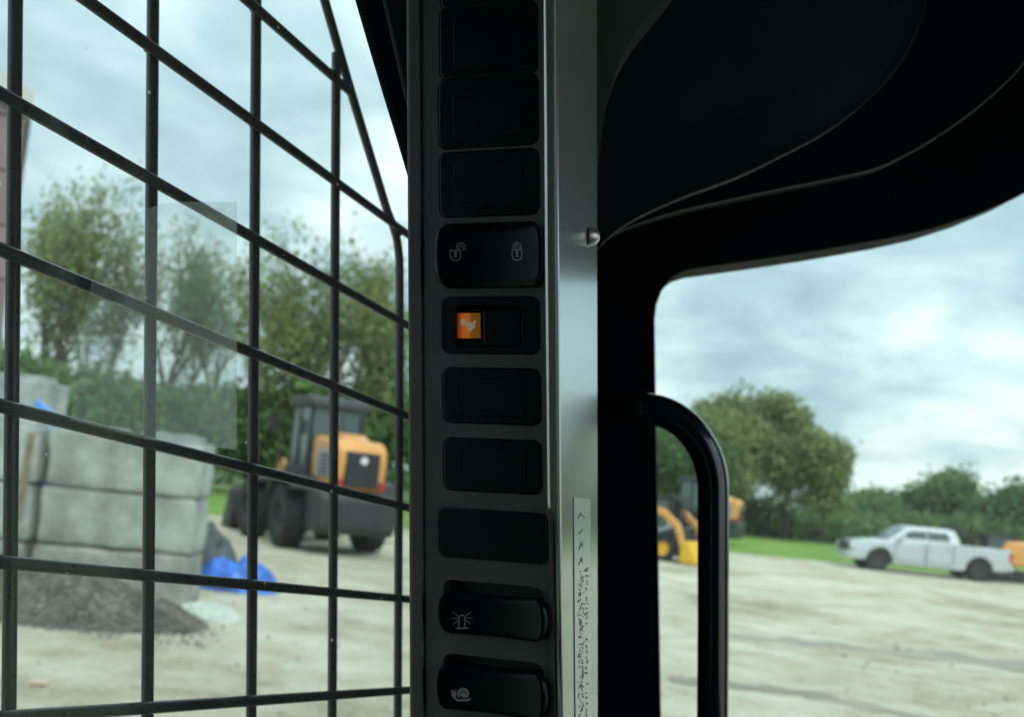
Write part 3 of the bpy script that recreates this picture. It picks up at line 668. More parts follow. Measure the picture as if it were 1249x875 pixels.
pk = pickup(); Yp = 34.0
# nose to the left; the near side is y<0 side after placement
pk.matrix_basis = Matrix.Translation((gx(1030, Yp+.9, .9), Yp+.9, .0)) @ Matrix.Rotation(R_(-4), 4, 'Z')

# small orange loader with a yellow bucket between post and handle
def skid():
    t = thing('compact_loader', 'small orange loader with a yellow bucket, seen between the cab post and the handle', 'compact loader')
    for x in (-.55, .55):
        for y in (-.72, .72): wheel(t, x, y, .38, .26, M_ye)
    MB().box((-.1, 0, .62), (1.9, 1.1, .55)).build('chassis', M_blk, t, bevel=.05)
    MB().prism([(-1.15, .7), (-1.2, 1.35), (-.95, 1.62), (-.35, 1.66), (-.3, .7)], -.55, .55).build('engine_cover', M_or, t, bevel=.1, seg=3)
    c = MB()
    for x in (-.3, .55):
        for y in (-.45, .45): c.tube([(x, y, .9), (x*.95, y*.95, 1.95)], .04, 6)
    c.box((.1, 0, 1.98), (1.05, 1.0, .08)); c.build('cab_frame', M_grey, t, bevel=.015)
    MB().box((.05, .46, 1.45), (.75, .015, .8)).box((.05, -.46, 1.45), (.75, .015, .8)).box((-.3, 0, 1.5), (.015, .85, .7)).build('window', M_winL, t)
    MB().box((.0, 0, 1.15), (.5, .5, .5)).build('seat', M_lgrey, t, bevel=.08)
    for s in (-1, 1):
        P = [(-1.1, 1.45), (-.9, 1.66), (-.3, 1.72), (.45, 1.58), (1.0, 1.15), (1.25, .45), (1.1, .38), (.85, 1.02), (.35, 1.38), (-.3, 1.50), (-.85, 1.42), (-1.05, 1.3)]
        MB().prism(P, s*.60, s*.74).build('lift_arm', M_or, t, bevel=.03)
        MB().tube([(.0, s*.67, .8), (.8, s*.67, 1.1)], .045, 8).build('hydraulic_ram', M_lgrey, t)
    MB().prism([(1.18, .12), (1.22, .62), (1.34, .70), (1.36, .5), (1.42, .22), (1.95, .06), (1.95, .02), (1.3, .03)], -.92, .92).prism([(1.2, .1), (1.22, .62), (1.34, .70), (1.92, .05), (1.3, .03)], -.94, -.90).prism([(1.2, .1), (1.22, .62), (1.34, .70), (1.92, .05), (1.3, .03)], .90, .94).build('bucket', M_ye, t, bevel=.012)
    MB().box((1.12, 0, .45), (.12, 1.0, .5)).build('quick_coupler', M_blk, t, bevel=.02)
    return t
sk = skid(); sk.matrix_basis = Matrix.Translation((gx(806, 28.2, .5), 28.4, 0)) @ Matrix.Rotation(R_(-38), 4, 'Z')

# orange mini excavator behind the tailgate
def digger():
    t = thing('mini_excavator', 'orange tracked excavator at the right edge, behind the pickup tailgate', 'excavator')
    for s in (-1, 1):
        MB().prism([(-.95, .22), (-.8, .04), (.8, .04), (.95, .22), (.9, .42), (.75, .5), (-.75, .5), (-.9, .42)], s*.55, s*.88).build('track', M_tyre, t, bevel=.03)
        for k in range(4): MB().lathe([(.0001, s*.89), (.11, s*.89), (.12, s*.86)], 12, c=(-.6+.4*k, 0, .24)).build('roller', M_grey, t)
    MB().box((0, 0, .55), (.8, .9, .15)).build('turntable', M_blk, t)
    MB().prism([(-1.2, .65), (-1.3, 1.0), (-1.15, 1.45), (-.6, 1.62), (.1, 1.6), (.3, 1.1), (.75, 1.0), (.85, .65)], -.85, .85).build('engine_cover', M_or, t, bevel=.1, seg=3)
    MB().box((-.55, -.86, 1.05), (.8, .02, .22)).build('side_stripe', M_lgrey, t)
    c = MB()
    for x in (-.15, .75):
        for y in (-.1, .78): c.tube([(x, y, 1.0), (x, y, 1.75)], .04, 6)
    c.box((.3, .34, 1.78), (1.1, 1.0, .08)); c.build('cab_frame', M_blk, t)
    MB().box((.3, .34, 1.4), (.85, .85, .7)).build('window', M_win, t)
    MB().prism([(.7, .9), (1.0, 1.6), (1.6, 1.98), (2.2, 1.95), (2.2, 1.8), (1.7, 1.80), (1.2, 1.45), (.95, .85)], -.35, -.15).build('boom', M_blk, t, bevel=.02)
    MB().prism([(2.1, 2.0), (2.3, 1.95), (2.2, 1.0), (2.08, 1.0)], -.32, -.18).build('dipper_arm', M_blk, t, bevel=.02)
    MB().prism([(2.0, 1.05), (2.3, 1.02), (2.4, .7), (2.1, .5), (1.8, .62), (2.05, .75)], -.5, 0).build('bucket', M_grey, t)
    MB().box((1.25, 0, .25), (.08, 1.7, .4)).tube([(.7, -.4, .35), (1.2, -.4, .25)], .04, 6).tube([(.7, .4, .35), (1.2, .4, .25)], .04, 6).build('dozer_blade', M_grey, t)
    return t
dg_ = digger(); dg_.matrix_basis = Matrix.Translation((gx(1243, 34.5, .8), 35.8, 0)) @ Matrix.Rotation(R_(168), 4, 'Z')

# ================================================================== THE CAB (built in the cab's own frame)
cab = thing('loader_cab', 'dark interior of the machine cab framing both windows', 'cab', M=CAB @ Matrix.Translation((0, -.2, -1.25)))
def W(V): return [tuple(CAB @ Vector(v)) for v in V]
def cabmesh(mb, name, m, parent, **k):
    mb.v = W(mb.v); return mb.build(name, m, parent, world=True, **k)
GU = Vector((.519, 1, -.183)); GO = Vector((-.206, .512, 0))     # the guard and its pane run along GU
def gp(t, z): return Vector((GO.x+.519*t, GO.y+t, z))            # point in the pane's plane, t metres forward of the second wire
GN = Vector((1, -.519, 0)).normalized()
def gpx0(px, py):                                              # point of the inner pane seen at a picture point
    o_ = GO+GN*.0275; r = ray(px, py); return r*(o_.dot(GN)/r.dot(GN))-GN*.0275                          # towards the driver
def slab(P, th, n, mb=None):                                     # polygon P (3-D), thickened along n
    mb = mb or MB(); k = len(P); V = [Vector(p) for p in P]+[Vector(p)+n*th for p in P]
    return mb.add(V, [tuple(range(k)), tuple(range(k, 2*k))[::-1]]+[(i, k+i, k+(i+1) % k, (i+1) % k) for i in range(k)])
# glass pane on the driver's side of the guard
t0, t1 = -.62, .262
P = [gp(t0, -.42), gp(t1, -.42), gp(t1, .40), gp(t0, .40)]
o = cabmesh(slab([p+GN*.022 for p in P], .005, GN), 'window_glass', M_glass, cab, smooth=0); o['label'] = 'large side pane with faint reflections and specks'
cabmesh(slab([p+GN*.0 for p in (gp(t0, -.42), gp(t1+.02, -.42), gp(t1+.02, -1.25), gp(t0, -1.25))], .05, GN), 'lower_side_panel', M_trim, cab)
cabmesh(slab([gp(t0, -1.25), gp(t0-.75, -1.25), gp(t0-.75, .52), gp(t0, .52)], .05, GN), 'rear_side_panel', M_trim, cab)
cabmesh(slab([gp(t0, .40), gp(t1+.02, .40), gp(t1+.02, .52), gp(t0, .52)], .05, GN), 'upper_side_rail', M_trim, cab)
XR = .92; YF = 1.0; YK = -.75
def fpt(px, py, d=YF): p = cp(px, py, d); return (p.x, p.z)
def foot(z): return [gp(-1.27, z), gp(t1, z), Vector((fpt(506, 0)[0], YF-.002, z)), Vector((XR+.04, YF-.002, z)), Vector((XR+.04, YK, z))]
for nm, z in (('roof_panel', .52), ('floor_panel', -1.28)): cabmesh(slab(foot(z), .04, Vector((0, 0, 1))), nm, M_trim, cab)
# rear wall with window
V, Fc = plate2d([[(-1.0, -1.22), (.95, -1.22), (.95, .52), (-1.0, .52)]], .04)
cabmesh(MB().add([(x, YK-z, y) for x, y, z in V], Fc), 'rear_wall', M_trim, cab)
# right wall with side window
RW = rrect(.0, -.30, .90, .50-.02, .07)
SW = [.60, -.02, .885, .40]                                     # forward 0, up 0, forward 1, up 1
V, Fc = plate2d([[(YK, -1.22), (YF, -1.22), (YF, .52), (YK, .52)], rrect(-.6, -.45, .62, .44, .08)], .04)
cabmesh(MB().add([(XR-z, x, y) for x, y, z in V], Fc), 'right_wall', M_frame, cab)
# front frame with windscreen opening (outline in metres at YF)
hole = [(797, 900), (790, 470), (789, 400), (791, 382), (797, 366), (806, 354), (818, 345), (833, 340), (900, 331), (980, 319), (1060, 305), (1110, 294), (1160, 278), (1205, 259), (1249, 236), (1320, 190), (1400, 120), (1470, 60), (1530, 40), (1560, 80), (1560, 900), (1540, 960), (830, 960), (805, 940)]
hole = [fpt(*p) for p in hole]
V, Fc = plate2d([[fpt(506, 1800), (XR, fpt(0, 1800)[1]), (XR, .52), (fpt(506, 0)[0], .52)], hole], .045)
cabmesh(MB().add([(x, YF-z-.045, y) for x, y, z in V], Fc), 'windscreen_frame', M_frame, cab, bevel=.0015, seg=2)
hx = [p[0] for p in hole]; hz = [p[1] for p in hole]
cabmesh(MB().box(((min(hx)+max(hx))/2, YF+.012, (min(hz)+max(hz))/2), (max(hx)-min(hx)+.02, .005, max(hz)-min(hz)+.02)), 'windscreen_glass', M_glass2, cab, smooth=0)
sl = [Vector((x, YF-.046, z)) for x, z in hole]+[Vector((hole[0][0], YF-.046, hole[0][1]))]
cabmesh(MB().tube(sl, .0015, 6), 'glass_seal', M_seal, cab)
# corner filler between side guard and front frame, behind the console
cabmesh(slab([gp(t1, -1.2), Vector((fpt(520, 0)[0], YF, -1.2)), Vector((fpt(520, 0)[0], YF, .52)), gp(t1, .52)], .02, GN), 'corner_post', M_frame, cab)
cabmesh(MB().box((-.005, .78, -.35), (.10, .40, 1.74)), 'pillar_core_blocker', M_frame, cab, bevel=.01)  # solid pillar fill, added unseen to block the windscreen's reflection in the pane
overlay = cabmesh(slab([P_f+GN*.0275 for P_f in [gpx0(*q) for q in [(288, 247), (225, 246), (196, 249), (172, 257), (150, 273), (132, 296), (118, 328), (109, 356), (98, 410), (90, 460), (86, 512), (182, 537), (288, 549)]]], .0006, GN), 'reflection_patch', M_reflect, cab, smooth=0); overlay['label'] = 'pale translucent patch imitating a reflection on the side pane'  # thin added sheet shaped like a window's reflection in the glass
# black trim wedge above the guard, left of the console
def cam_poly(P, d, th): return slab([cp(x, y, d) for x, y in P], th, Vector((0, 1, 0)))
cabmesh(cam_poly([(433, 0), (449, 55), (466, 112), (482, 164), (498, 218), (520, 300), (545, 300), (545, -160), (385, -160)], .47, .03), 'corner_trim', M_trim, cab, bevel=.004)
cabmesh(cam_poly([(462, -20), (480, 60), (497, 135), (510, 150), (510, -20)], .462, .006), 'corner_trim_lip', M_pod, cab, bevel=.002)
# overhead: headliner, pod and painted edge highlight at upper right
def smooth_pts(P, n=6):
    out = []; m = len(P)
    for i in range(m-1):
        p0, p1, p2, p3 = (Vector(P[max(i-1, 0)]), Vector(P[i]), Vector(P[i+1]), Vector(P[min(i+2, m-1)]))
        for k in range(n):
            t = k/n; out.append(tuple(.5*((2*p1)+(p2-p0)*t+(2*p0-5*p1+4*p2-p3)*t*t+(3*p1-p0-3*p2+p3)*t**3)))
    out.append(tuple(P[-1])); return out
low_edge = smooth_pts([(722, 330), (728, 306), (745, 286), (776, 265), (830, 240), (900, 214), (960, 185), (1010, 158), (1060, 120), (1095, 82), (1118, 40), (1132, -10), (1138, -80)])
hl = [(700, -120), (700, 330)]+low_edge
cabmesh(cam_poly(hl, .66, .012), 'speaker_pod', M_pod, cab, bevel=.006, seg=3)
B = smooth_pts([(722, 300), (760, 280), (820, 260), (880, 246), (950, 231), (1020, 217), (1070, 205), (1110, 186), (1150, 162), (1190, 133), (1225, 102), (1249, 76), (1300, 10), (1330, -60)])
cabmesh(cam_poly([(722, -140)]+B+[(1330, -140)], .80, .015), 'headliner', M_trim, cab, bevel=.003)
cabmesh(MB().tube([cp(x, y, .797) for x, y in B], .0006, 6), 'headliner_highlight', M_glint, cab)  # pale tube painting the light caught along the headliner edge
cabmesh(MB().tube([cp(x, y, .658) for x, y in low_edge], .0007, 6), 'pod_edge', M_pod, cab)

# ---- wire guard outside the pane
guard = thing('window_guard', 'black welded wire guard grid across the left window', 'window guard', M=CAB @ Matrix.Translation(gp(-.1, -.5)))
RW_ = .0034
def slant_t(py):                                               # forward position of the sloping edge wire at picture row py (on plane)
    return None
def tpix(px):                                                  # t on guard plane for picture column px
    k = (px-CX)/F; return (k*GO.y-GO.x)/(.519-k)
def gpx(px, py): t = tpix(px); d = GO.y+t; return Vector((GO.x+.519*t, d, (CY-py)/F*d))
edge = smooth_pts([(320, -260), (358, -130), (396, 0), (427, 108), (461, 220), (472, 256), (481, 280), (486, 305), (487.5, 345), (487, 500), (486, 700), (485, 900), (484, 1100)], 4)
cabmesh(MB().tube([gpx(*p) for p in edge], RW_*1.0, 10), 'edge_wire', M_wire, guard, smooth=60)
tops = {0: .36, 1: .36, 2: .36, 3: None}
def taper(px, py_top): return gpx(px, py_top)
for k in range(-7, 4):                                         # uprights, one every 73 mm of depth
    t = -.0+.073*k+.0; px = CX+F*(GO.x+.519*t)/(GO.y+t) if GO.y+t > .1 else None
    ztop = .37; 
    if k == 2: ztop = (CY-62)/F*(GO.y+t)
    if k == 1: ztop = .37
    if k == 3: continue
    zb_ = -.36; lean = .01
    a = gp(t, ztop); b_ = gp(t, zb_); a = a+GU.normalized()*lean*ztop; b_ = b_+GU.normalized()*lean*zb_
    cabmesh(MB().tube([a, a.lerp(b_, .33), a.lerp(b_, .66), b_], RW_, 10), 'guard_wire', M_wire, guard, smooth=60)
rows = [-94, 65.5, 225, 384, 543.5, 703, 862, 1021]
for i, py in enumerate(rows):
    c = gpx(182, py)+GN*.0062
    end = {0: tpix(421), 1: tpix(491)}.get(i, tpix(497.5))
    s = -.56
    pts = [c+GU*(s+(end-s)*k/6) for k in range(7)]
    cabmesh(MB().tube(pts, [RW_*1.04]*6+[RW_*.92], 10), 'guard_wire', M_wire, guard, smooth=60)
wd_ = MB()
for i, py in enumerate(rows):
    row0 = gpx(182, py)
    for k in range(-3, 3):
        t = .073*k; c = row0+GU*t
        if (i == 0 and k > 1): continue
        for dx in (-1, 1):
            j = random.uniform(.0020, .0030)
            wd_.add([c+GN*.003+GU.normalized()*dx*.0032+Vector((v.x*j, v.y*j, v.z*j*.8)) for v in IV], IF)
tag(cabmesh(wd_, 'weld_beads', M_wire, guard), kind='stuff')
for px, py in ((421, 104), (487, 281), (408, 90)): cabmesh(MB().add([(gpx(px, py)+v*.0052*Vector((1, 1, .8)).length/1.6) for v in IV], IF), 'weld', M_wire, guard)

# ---- switch console on the pillar
PO = cp(600, 400, .40)
AR = Vector((3824, -1100, -199)).normalized(); AU = Vector((-.0107, .054, 1)).normalized(); AN = AU.cross(AR).normalized()
if AN.y > 0: AN = -AN
con = thing('switch_console', 'tall dark pillar panel with a column of rocker switches between the windows', 'switch panel', M=CAB @ Matrix.Translation(PO+Vector((0, 0, -.5))))
def loc(px, py, h=0.0):                                        # picture point -> console plane coordinates (metres)
    o_ = PO+AN*h; r = ray(px, py); d = o_.dot(AN)/r.dot(AN); q = r*d-PO-AN*h
    # solve q = a*AR + b*AU
    m = Matrix(((AR.dot(AR), AR.dot(AU)), (AR.dot(AU), AU.dot(AU)))); rhs = Vector((q.dot(AR), q.dot(AU))); s = m.inverted() @ rhs
    return s.x, s.y
def cm(a, b_, h): return PO+AR*a+AU*b_+AN*h
def plate(outs, h0, h1, name, m, parent, bevel=.0008, seg=3, label=None):
    V, Fc = plate2d(outs, h1-h0)
    mb = MB().add([cm(x, y, h1+z) for x, y, z in V], Fc); o = cabmesh(mb, name, m, parent, bevel=bevel, seg=seg, smooth=40)
    if label: o['label'] = label
    return o
def rect_px(x0, y0, x1, y1, r, h=0):
    a0, b1 = loc(x0, y0, h); a1, b0 = loc(x1, y1, h); return rrect(a0, b0, a1, b1, r)
aL, bT = loc(498.5, 0); aR, _ = loc(681, 400, -.030); bT += .12; bB = loc(500, 875)[1]-.12
SWS = [(536, -78, 656, 2), (535, 10, 657, 89), (534, 97, 658, 176), (535, 186, 659, 262), (527, 271, 664, 347), (538, 362, 659, 433), (539, 448, 661, 520), (540, 533, 662, 605), (533, 618, 669, 690), (529, 705, 667, 787), (527, 795, 667, 880)]
HOLES = [(536, -78, 656, 2), (535, 10, 657, 89), (534, 97, 658, 176), (535, 186, 659, 262), (537, 273, 659, 345), (538, 362, 659, 433), (539, 448, 661, 520), (540, 533, 662, 605), (541, 620, 663, 689), (540, 707, 664, 780), (540, 797, 664, 876)]
# body behind the face, then face plate with openings
body = MB(); rr_ = rrect(aL, bB, aR, bT, .004)
plate([rr_], -.030, -.0105, 'console_body', M_plast, con, .003, 4)
fa0 = loc(499, 400)[0]; fa1 = loc(681, 400, -.0104)[0]
holes = []
for x0, y0, x1, y1 in HOLES:
    holes.append(rect_px(x0, y0, x1, y1, .0042))
plate([rrect(fa0, bB, fa1, bT, .003)]+holes, -.0104, 0, 'face_plate', M_plast, con, .0011, 3)
# raised side mouldings beside the switch column
fl = loc(517, 400)[0]
for a0, a1, h in ((fa0+.0006, fl-.0006, .0012), (loc(666, 400)[0], loc(671, 400)[0], .0009)):
    plate([rrect(a0, bB+.004, a1, bT-.004, .001)], .0001, h, 'moulding', M_plast, con, .0005, 2)
cabmesh(MB().tube([cm(fa0-.0002, bB+.01, -.0008), cm(fa0-.0002, 0, -.0008), cm(fa0-.0002, bT-.01, -.0008)], .00045, 8), 'edge_highlight', M_glint, con)  # light on the console's left edge, painted as a pale tube
def ribbon(pts, wd, closed=False):                             # flat stroke outline as quads in console coordinates
    out = []; n = len(pts)
    for i in range(n-(0 if closed else 1)):
        p, q = Vector(pts[i]), Vector(pts[(i+1) % n]); d = (q-p)
        if d.length < 1e-9: continue
        d.normalize(); nn = Vector((-d.y, d.x))*wd/2; e = d*wd*.25
        out.append([p-e+nn, q+e+nn, q+e-nn, p-e-nn])
    return out
def icon_mesh(quads, hfun, name, m, parent, label=None, th=.00012):
    mb = MB()
    for Q in quads:
        k = len(Q); top = [cm(q[0], q[1], hfun(q[0])+th) for q in Q]; bot = [cm(q[0], q[1], hfun(q[0])-th) for q in Q]
        mb.add(top+bot, [tuple(range(k)), tuple(range(k, 2*k))[::-1]]+[(i, k+i, k+(i+1) % k, (i+1) % k) for i in range(k)])
    o = cabmesh(mb, name, m, parent, smooth=0)
    if label: o['label'] = label
    return o
def blank(x0, y0, x1, y1, label, inner=True, wide=False):
    rt = plate([rect_px(x0+.8, y0+.8, x1-.8, y1-.8, .0038)], -.010, .0007 if not wide else .0016, 'switch_blank', M_switch, con, .0010, 3, label)
    if inner:
        plate([rect_px(x0+19, y0+13, x1-21, y1-11, .0016)], .0005, .0013, 'raised_panel', M_switch, rt, .0003, 2)
    return rt
def rocker(x0, y0, x1, y1, label, hc=.0062, sag=.0017, sink=.0):
    a0, b1 = loc(x0, y0, hc); a1, b0 = loc(x1, y1, hc); am = (a0+a1)/2; hw = (a1-a0)/2
    def hf(a): u = (a-am)/hw; return hc*.42+hc*.58*u*u
    mb = MB(); na, nb = 28, 12
    def edge_round(u): return 1-max(0, abs(u)-.86)**2*12
    grid = []
    for i in range(na+1):
        u = -1+2*i/na; col = []
        ins = .0035*max(0, abs(u)-.80)/.20*max(0, abs(u)-.80)/.20
        for j in range(nb+1):
            v = -1+2*j/nb; hh = (b1-b0)/2-ins; bm_ = (b0+b1)/2
            topsag = sag*(1-u*u)
            y = bm_+v*hh-(topsag if v > 0 else -topsag*.15)*abs(v)
            a = am+u*hw-(.0012*v*v*(1 if u > 0 else -1) if abs(u) > .8 else 0)
            h = hf(am+u*hw)-.0016*max(0, abs(v)-.82)**2/.0324-.0018*max(0, abs(u)-.93)/.07
            col.append(len(mb.v)); mb.v.append(cm(a, y, h))
        grid.append(col)
    base = len(mb.v); ring = [grid[i][0] for i in range(na+1)]+[grid[na][j] for j in range(1, nb+1)]+[grid[i][nb] for i in range(na-1, -1, -1)]+[grid[0][j] for j in range(nb-1, 0, -1)]
    for q in ring:
        p = mb.v[q]; l = Vector(p)-PO; hh = l.dot(AN); mb.v.append(p-AN*(hh+.009))
    for i in range(na):
        for j in range(nb): mb.f.append((grid[i][j], grid[i+1][j], grid[i+1][j+1], grid[i][j+1]))
    m_ = len(ring)
    for i in range(m_): mb.f.append((ring[i], ring[(i+1) % m_], base+(i+1) % m_, base+i))
    mb.f.append(tuple(base+i for i in range(m_))[::-1]); mb.n = len(mb.v)
    o = cabmesh(mb, 'rocker_switch', M_rock, con, bevel=.0006, seg=2, smooth=50); o['label'] = label
    return o, hf
for (x0, y0, x1, y1), lab in zip(SWS[:4], ('blank switch cover cut off by the top of the photo', 'uppermost whole blank switch cover', 'second blank switch cover from the top', 'blank switch cover just above the padlock rocker')):
    blank(x0, y0, x1, y1, lab)
blank(*SWS[6], 'blank switch cover just below the amber lit switch')
blank(*SWS[7], 'blank switch cover in the middle of the lower column')
blank(*SWS[8], 'wider flat blank switch cover above the beacon rocker', inner=False, wide=True)
def P_(pts, h): return [loc(x, y, h) for x, y in pts]
def arc(cx, cy, r, a0, a1, n=10): return [(cx+r*math.cos(R_(a0+(a1-a0)*k/n)), cy-r*math.sin(R_(a0+(a1-a0)*k/n))) for k in range(n+1)]
lw = .00042
# padlock rocker
rk, hf = rocker(*SWS[4], 'rocker with an open padlock at left and a closed padlock at right')
hh = .0045
def lock(cx, cy, s, openl):
    q = []
    body = [(cx-6.2*s, cy-4), (cx-6.2*s, cy+3)]+[(cx+6.2*s*math.cos(R_(180+180*k/10)), cy+3-5.6*math.sin(R_(180+180*k/10))) for k in range(11)]+[(cx+6.2*s, cy-4)]
    q += ribbon(P_(body, hh), lw, True)
    q += ribbon(P_(arc(cx, cy-1, 1.0, 0, 360, 8), hh), lw*1.4); q += ribbon(P_([(cx, cy-1), (cx, cy+3.6)], hh), lw*1.8); q += ribbon(P_([(cx-1.6, cy+3.8), (cx+1.6, cy+3.8)], hh), lw)
    sx, sy = (6.6, -2.6) if openl else (0, 0)
    for r in (4.9, 2.1):
        leg = cy-4.4+sy*.3
        q += ribbon(P_([(cx+sx-r, cy-4.4)]+arc(cx+sx, cy-8.2+sy*.2, r, 180, 0)+[(cx+sx+r, leg)], hh), lw*.85)
    if openl: q += ribbon(P_([(cx+sx+2.1, cy-5.1), (cx+sx+4.9, cy-5.1)], hh), lw*.85)
    return q
icon_mesh(lock(555, 309, .95, True), hf, 'open_padlock_icon', M_icon, rk, 'grey outline open padlock symbol')
icon_mesh(lock(630, 308, 1.0, False), hf, 'closed_padlock_icon', M_icon, rk, 'grey outline closed padlock symbol')
# lit switch, recessed
x0, y0, x1, y1 = SWS[5]
st = plate([rect_px(x0+.8, y0+.8, x1-.8, y1-.8, .0038), rect_px(556, 373, 637, 424, .0022)], -.009, .0006, 'switch_bezel', M_switch, con, .0009, 3, 'switch with an amber lit window showing an animal symbol')
plate([rect_px(588, 375, 636, 422, .0018)], -.008, -.0008, 'rocker_face', M_rock, st, .0008, 3)
plate([rect_px(556.5, 375, 587, 422, .001)], -.008, -.0026, 'rocker_lower_half', M_rock, st, .0005, 2)
M_amb = bpy.data.materials.new('amber_lens'); M_amb.use_nodes = True; nt = M_amb.node_tree; b = nt.nodes['Principled BSDF']
tc = N(nt, 'ShaderNodeTexCoord'); s2 = N(nt, 'ShaderNodeSeparateXYZ'); nt.links.new(tc.outputs['Generated'], s2.inputs[0])
gxn = math_n(nt, 'FRACT', math_n(nt, 'MULTIPLY', s2.outputs[0], 13.0)); gyn = math_n(nt, 'FRACT', math_n(nt, 'MULTIPLY', s2.outputs[2], 15.0))
cell = math_n(nt, 'MULTIPLY', math_n(nt, 'GREATER_THAN', gxn, .38), math_n(nt, 'ADD', math_n(nt, 'MULTIPLY', math_n(nt, 'GREATER_THAN', gyn, .30), .75), .25))
band = ramp(nt, s2.outputs[0], [(.0, (.30, .05, .02)), (.08, (.55, .07, .01)), (.2, (1.0, .22, .03)), (.46, (1.0, .30, .06)), (.58, (.36, .16, .0)), (1.0, (.22, .11, .01))])
col = mixc(nt, cell, (.10, .025, .004), band); nt.links.new(col, b.inputs['Emission Color']); b.inputs['Emission Strength'].default_value = .5
b.inputs['Base Color'].default_value = (.25, .07, .01, 1); b.inputs['Roughness'].default_value = .4
plate([rect_px(557.5, 382, 586, 412.5, .0003, -.002)], -.004, -.0020, 'amber_lens', M_amb, st, .0001, 1, 'small glowing amber ribbed lens')
zz = -.00185
rab = [(562, 389.5), (566, 389), (569, 392), (573, 393.5), (576, 394), (578, 391.5), (580.5, 391.5), (579, 396), (580, 398), (578, 401), (575, 402.5), (575, 404), (572.5, 404.5), (571, 402), (568.5, 400.5), (566, 398), (562.5, 397)]
icon_mesh([P_(rab, -.0018)], lambda a: zz, 'animal_icon', mat('dim_icon', (.42, .33, .24), .5, emit=(.42, .30, .17), estr=.4), st, 'small grey animal silhouette on the amber lens')
# beacon rocker
rk, hf = rocker(529, 719, 667, 787, 'rocker with a flashing beacon symbol')
q = ribbon(P_([(559.3, 767)]+arc(562.6, 755, 3.6, 180, 0)+[(566.2, 767)], hh), lw*1.1); q += ribbon(P_([(556, 767.3), (570, 767.3)], hh), lw*1.3)
for sx in (-1, 1):
    for dy in (-1, 0, 1):
        cx, cy = 562.7, 755.0
        L1 = ((5.0, 3.0), (8.0, 6.3)) if dy else ((5.6, 0), (9.0, 0)); L2 = ((9.3, 7.2), (10.2, 7.9)) if dy else ((10.6, 0), (11.8, 0))
        for (u1, v1), (u2, v2) in (L1, L2): q += ribbon(P_([(cx+sx*u1, cy+dy*v1*.9), (cx+sx*u2, cy+dy*v2*.9)], hh), lw*.9)
icon_mesh(q, hf, 'beacon_icon', M_icon, rk, 'grey flashing beacon symbol')
# snail rocker
rk, hf = rocker(527, 808, 667, 884, 'rocker with a snail symbol at the bottom of the photo')
cx, cy = 564, 847.5
q = []
def ann(cx, cy, r0, r1, a0, a1, n=14):
    A = arc(cx, cy, r1, a0, a1, n); B = arc(cx, cy, r0, a0, a1, n); return [P_([A[i], A[i+1], B[i+1], B[i]], hh) for i in range(n)]
q += ann(cx, cy, 3.6, 7.2, -42, 222); q += [P_(arc(cx+.2, cy+.4, 2.9, -10, 200, 12)+[(cx-1, cy+5.2), (cx+4.4, cy+5.4)], hh)]
q += [P_([(552, 849), (554.5, 849.5), (556.5, 853.5), (560, 854.2), (570.5, 854.2), (572.8, 852.2), (573, 854.2), (571, 856.4), (557, 856.8), (554.2, 853.8), (551.6, 851.2)], hh), P_([(549.8, 848.6), (552, 846.5), (555.6, 847.5), (555.8, 851), (552, 851.2)], hh),
      P_([(550.2, 843.2), (552, 842.4), (554.6, 847.2), (553, 847.8)], hh), P_([(554.2, 842.4), (556, 842.6), (555.9, 847.6), (554.2, 847.6)], hh), P_([(549.8, 845.4), (550.4, 842.6), (552.2, 843.2), (551.6, 846)], hh)]
icon_mesh(q, hf, 'snail_icon', M_icon, rk, 'grey snail symbol')

# ---- pillar side: satin painted steel return, with sticker
SD = Vector((.185, 1, 0)).normalized(); S0 = cp(683.5, 594, .386)
SNn = Vector((1, -.185, 0)).normalized()
def sp(px, py, off=0.0):
    o_ = S0+SNn*off; r = ray(px, py); return r*(o_.dot(SNn)/r.dot(SNn))
def strip_poly(P, th=.002, off=0.0): return slab([sp(x, y, off) for x, y in P], th, -SNn)
pl = thing('pillar', 'grey satin painted cab pillar with a worn sticker beside the switches', 'pillar', M=CAB @ Matrix.Translation(S0+Vector((0, .1, -1.2))))
edgeX = lambda y: 683.5+(y-594)*.0105
P = [(679, -150), (681.0, 300), (683.5, 594), (687, 875), (690, 1150), (729.5, 1150), (729, 594), (728.5, 300), (728, -150)]
cabmesh(strip_poly(P, .006), 'side_face', M_strip, pl, bevel=.0015, seg=3)
# narrow front flange and rolled edge joining console and side
fz = [(677.6, -150), (679.6, 300), (682, 594), (685, 875), (688, 1150)]
cabmesh(MB().tube([sp(x+.5, y, .0) for x, y in fz], .0007, 8), 'rolled_edge', M_strip, pl)
# flared cover at the top, turning into the headliner
M_cover = mat('pillar_cover_grey', (.075, .08, .08), .55, var=.1, vscale=10)
fl_ = smooth_pts([(727, 330), (728, 260), (730, 200), (736, 150), (746, 104), (760, 66), (778, 36), (800, 8), (830, -30), (860, -80)], 4)
cabmesh(cam_poly([(727, -120), (727, 330)]+fl_[1:]+[(860, -120)], .60, .03), 'flared_cover', M_cover, pl, bevel=.006, seg=3)
# bolt head on the edge
bp = sp(726, 289, .004); bt = MB()
bt.lathe([(.0001, .0055), (.0022, .0052), (.004, .0038), (.0052, .0012), (.0055, -.001), (.0001, -.001)], 18)
bt.v = [tuple(bp+Vector((v[1]-.003, v[0]*1.3, v[2]*.95))) for v in bt.v]
cabmesh(bt, 'bolt', M_bolt, pl, smooth=30)
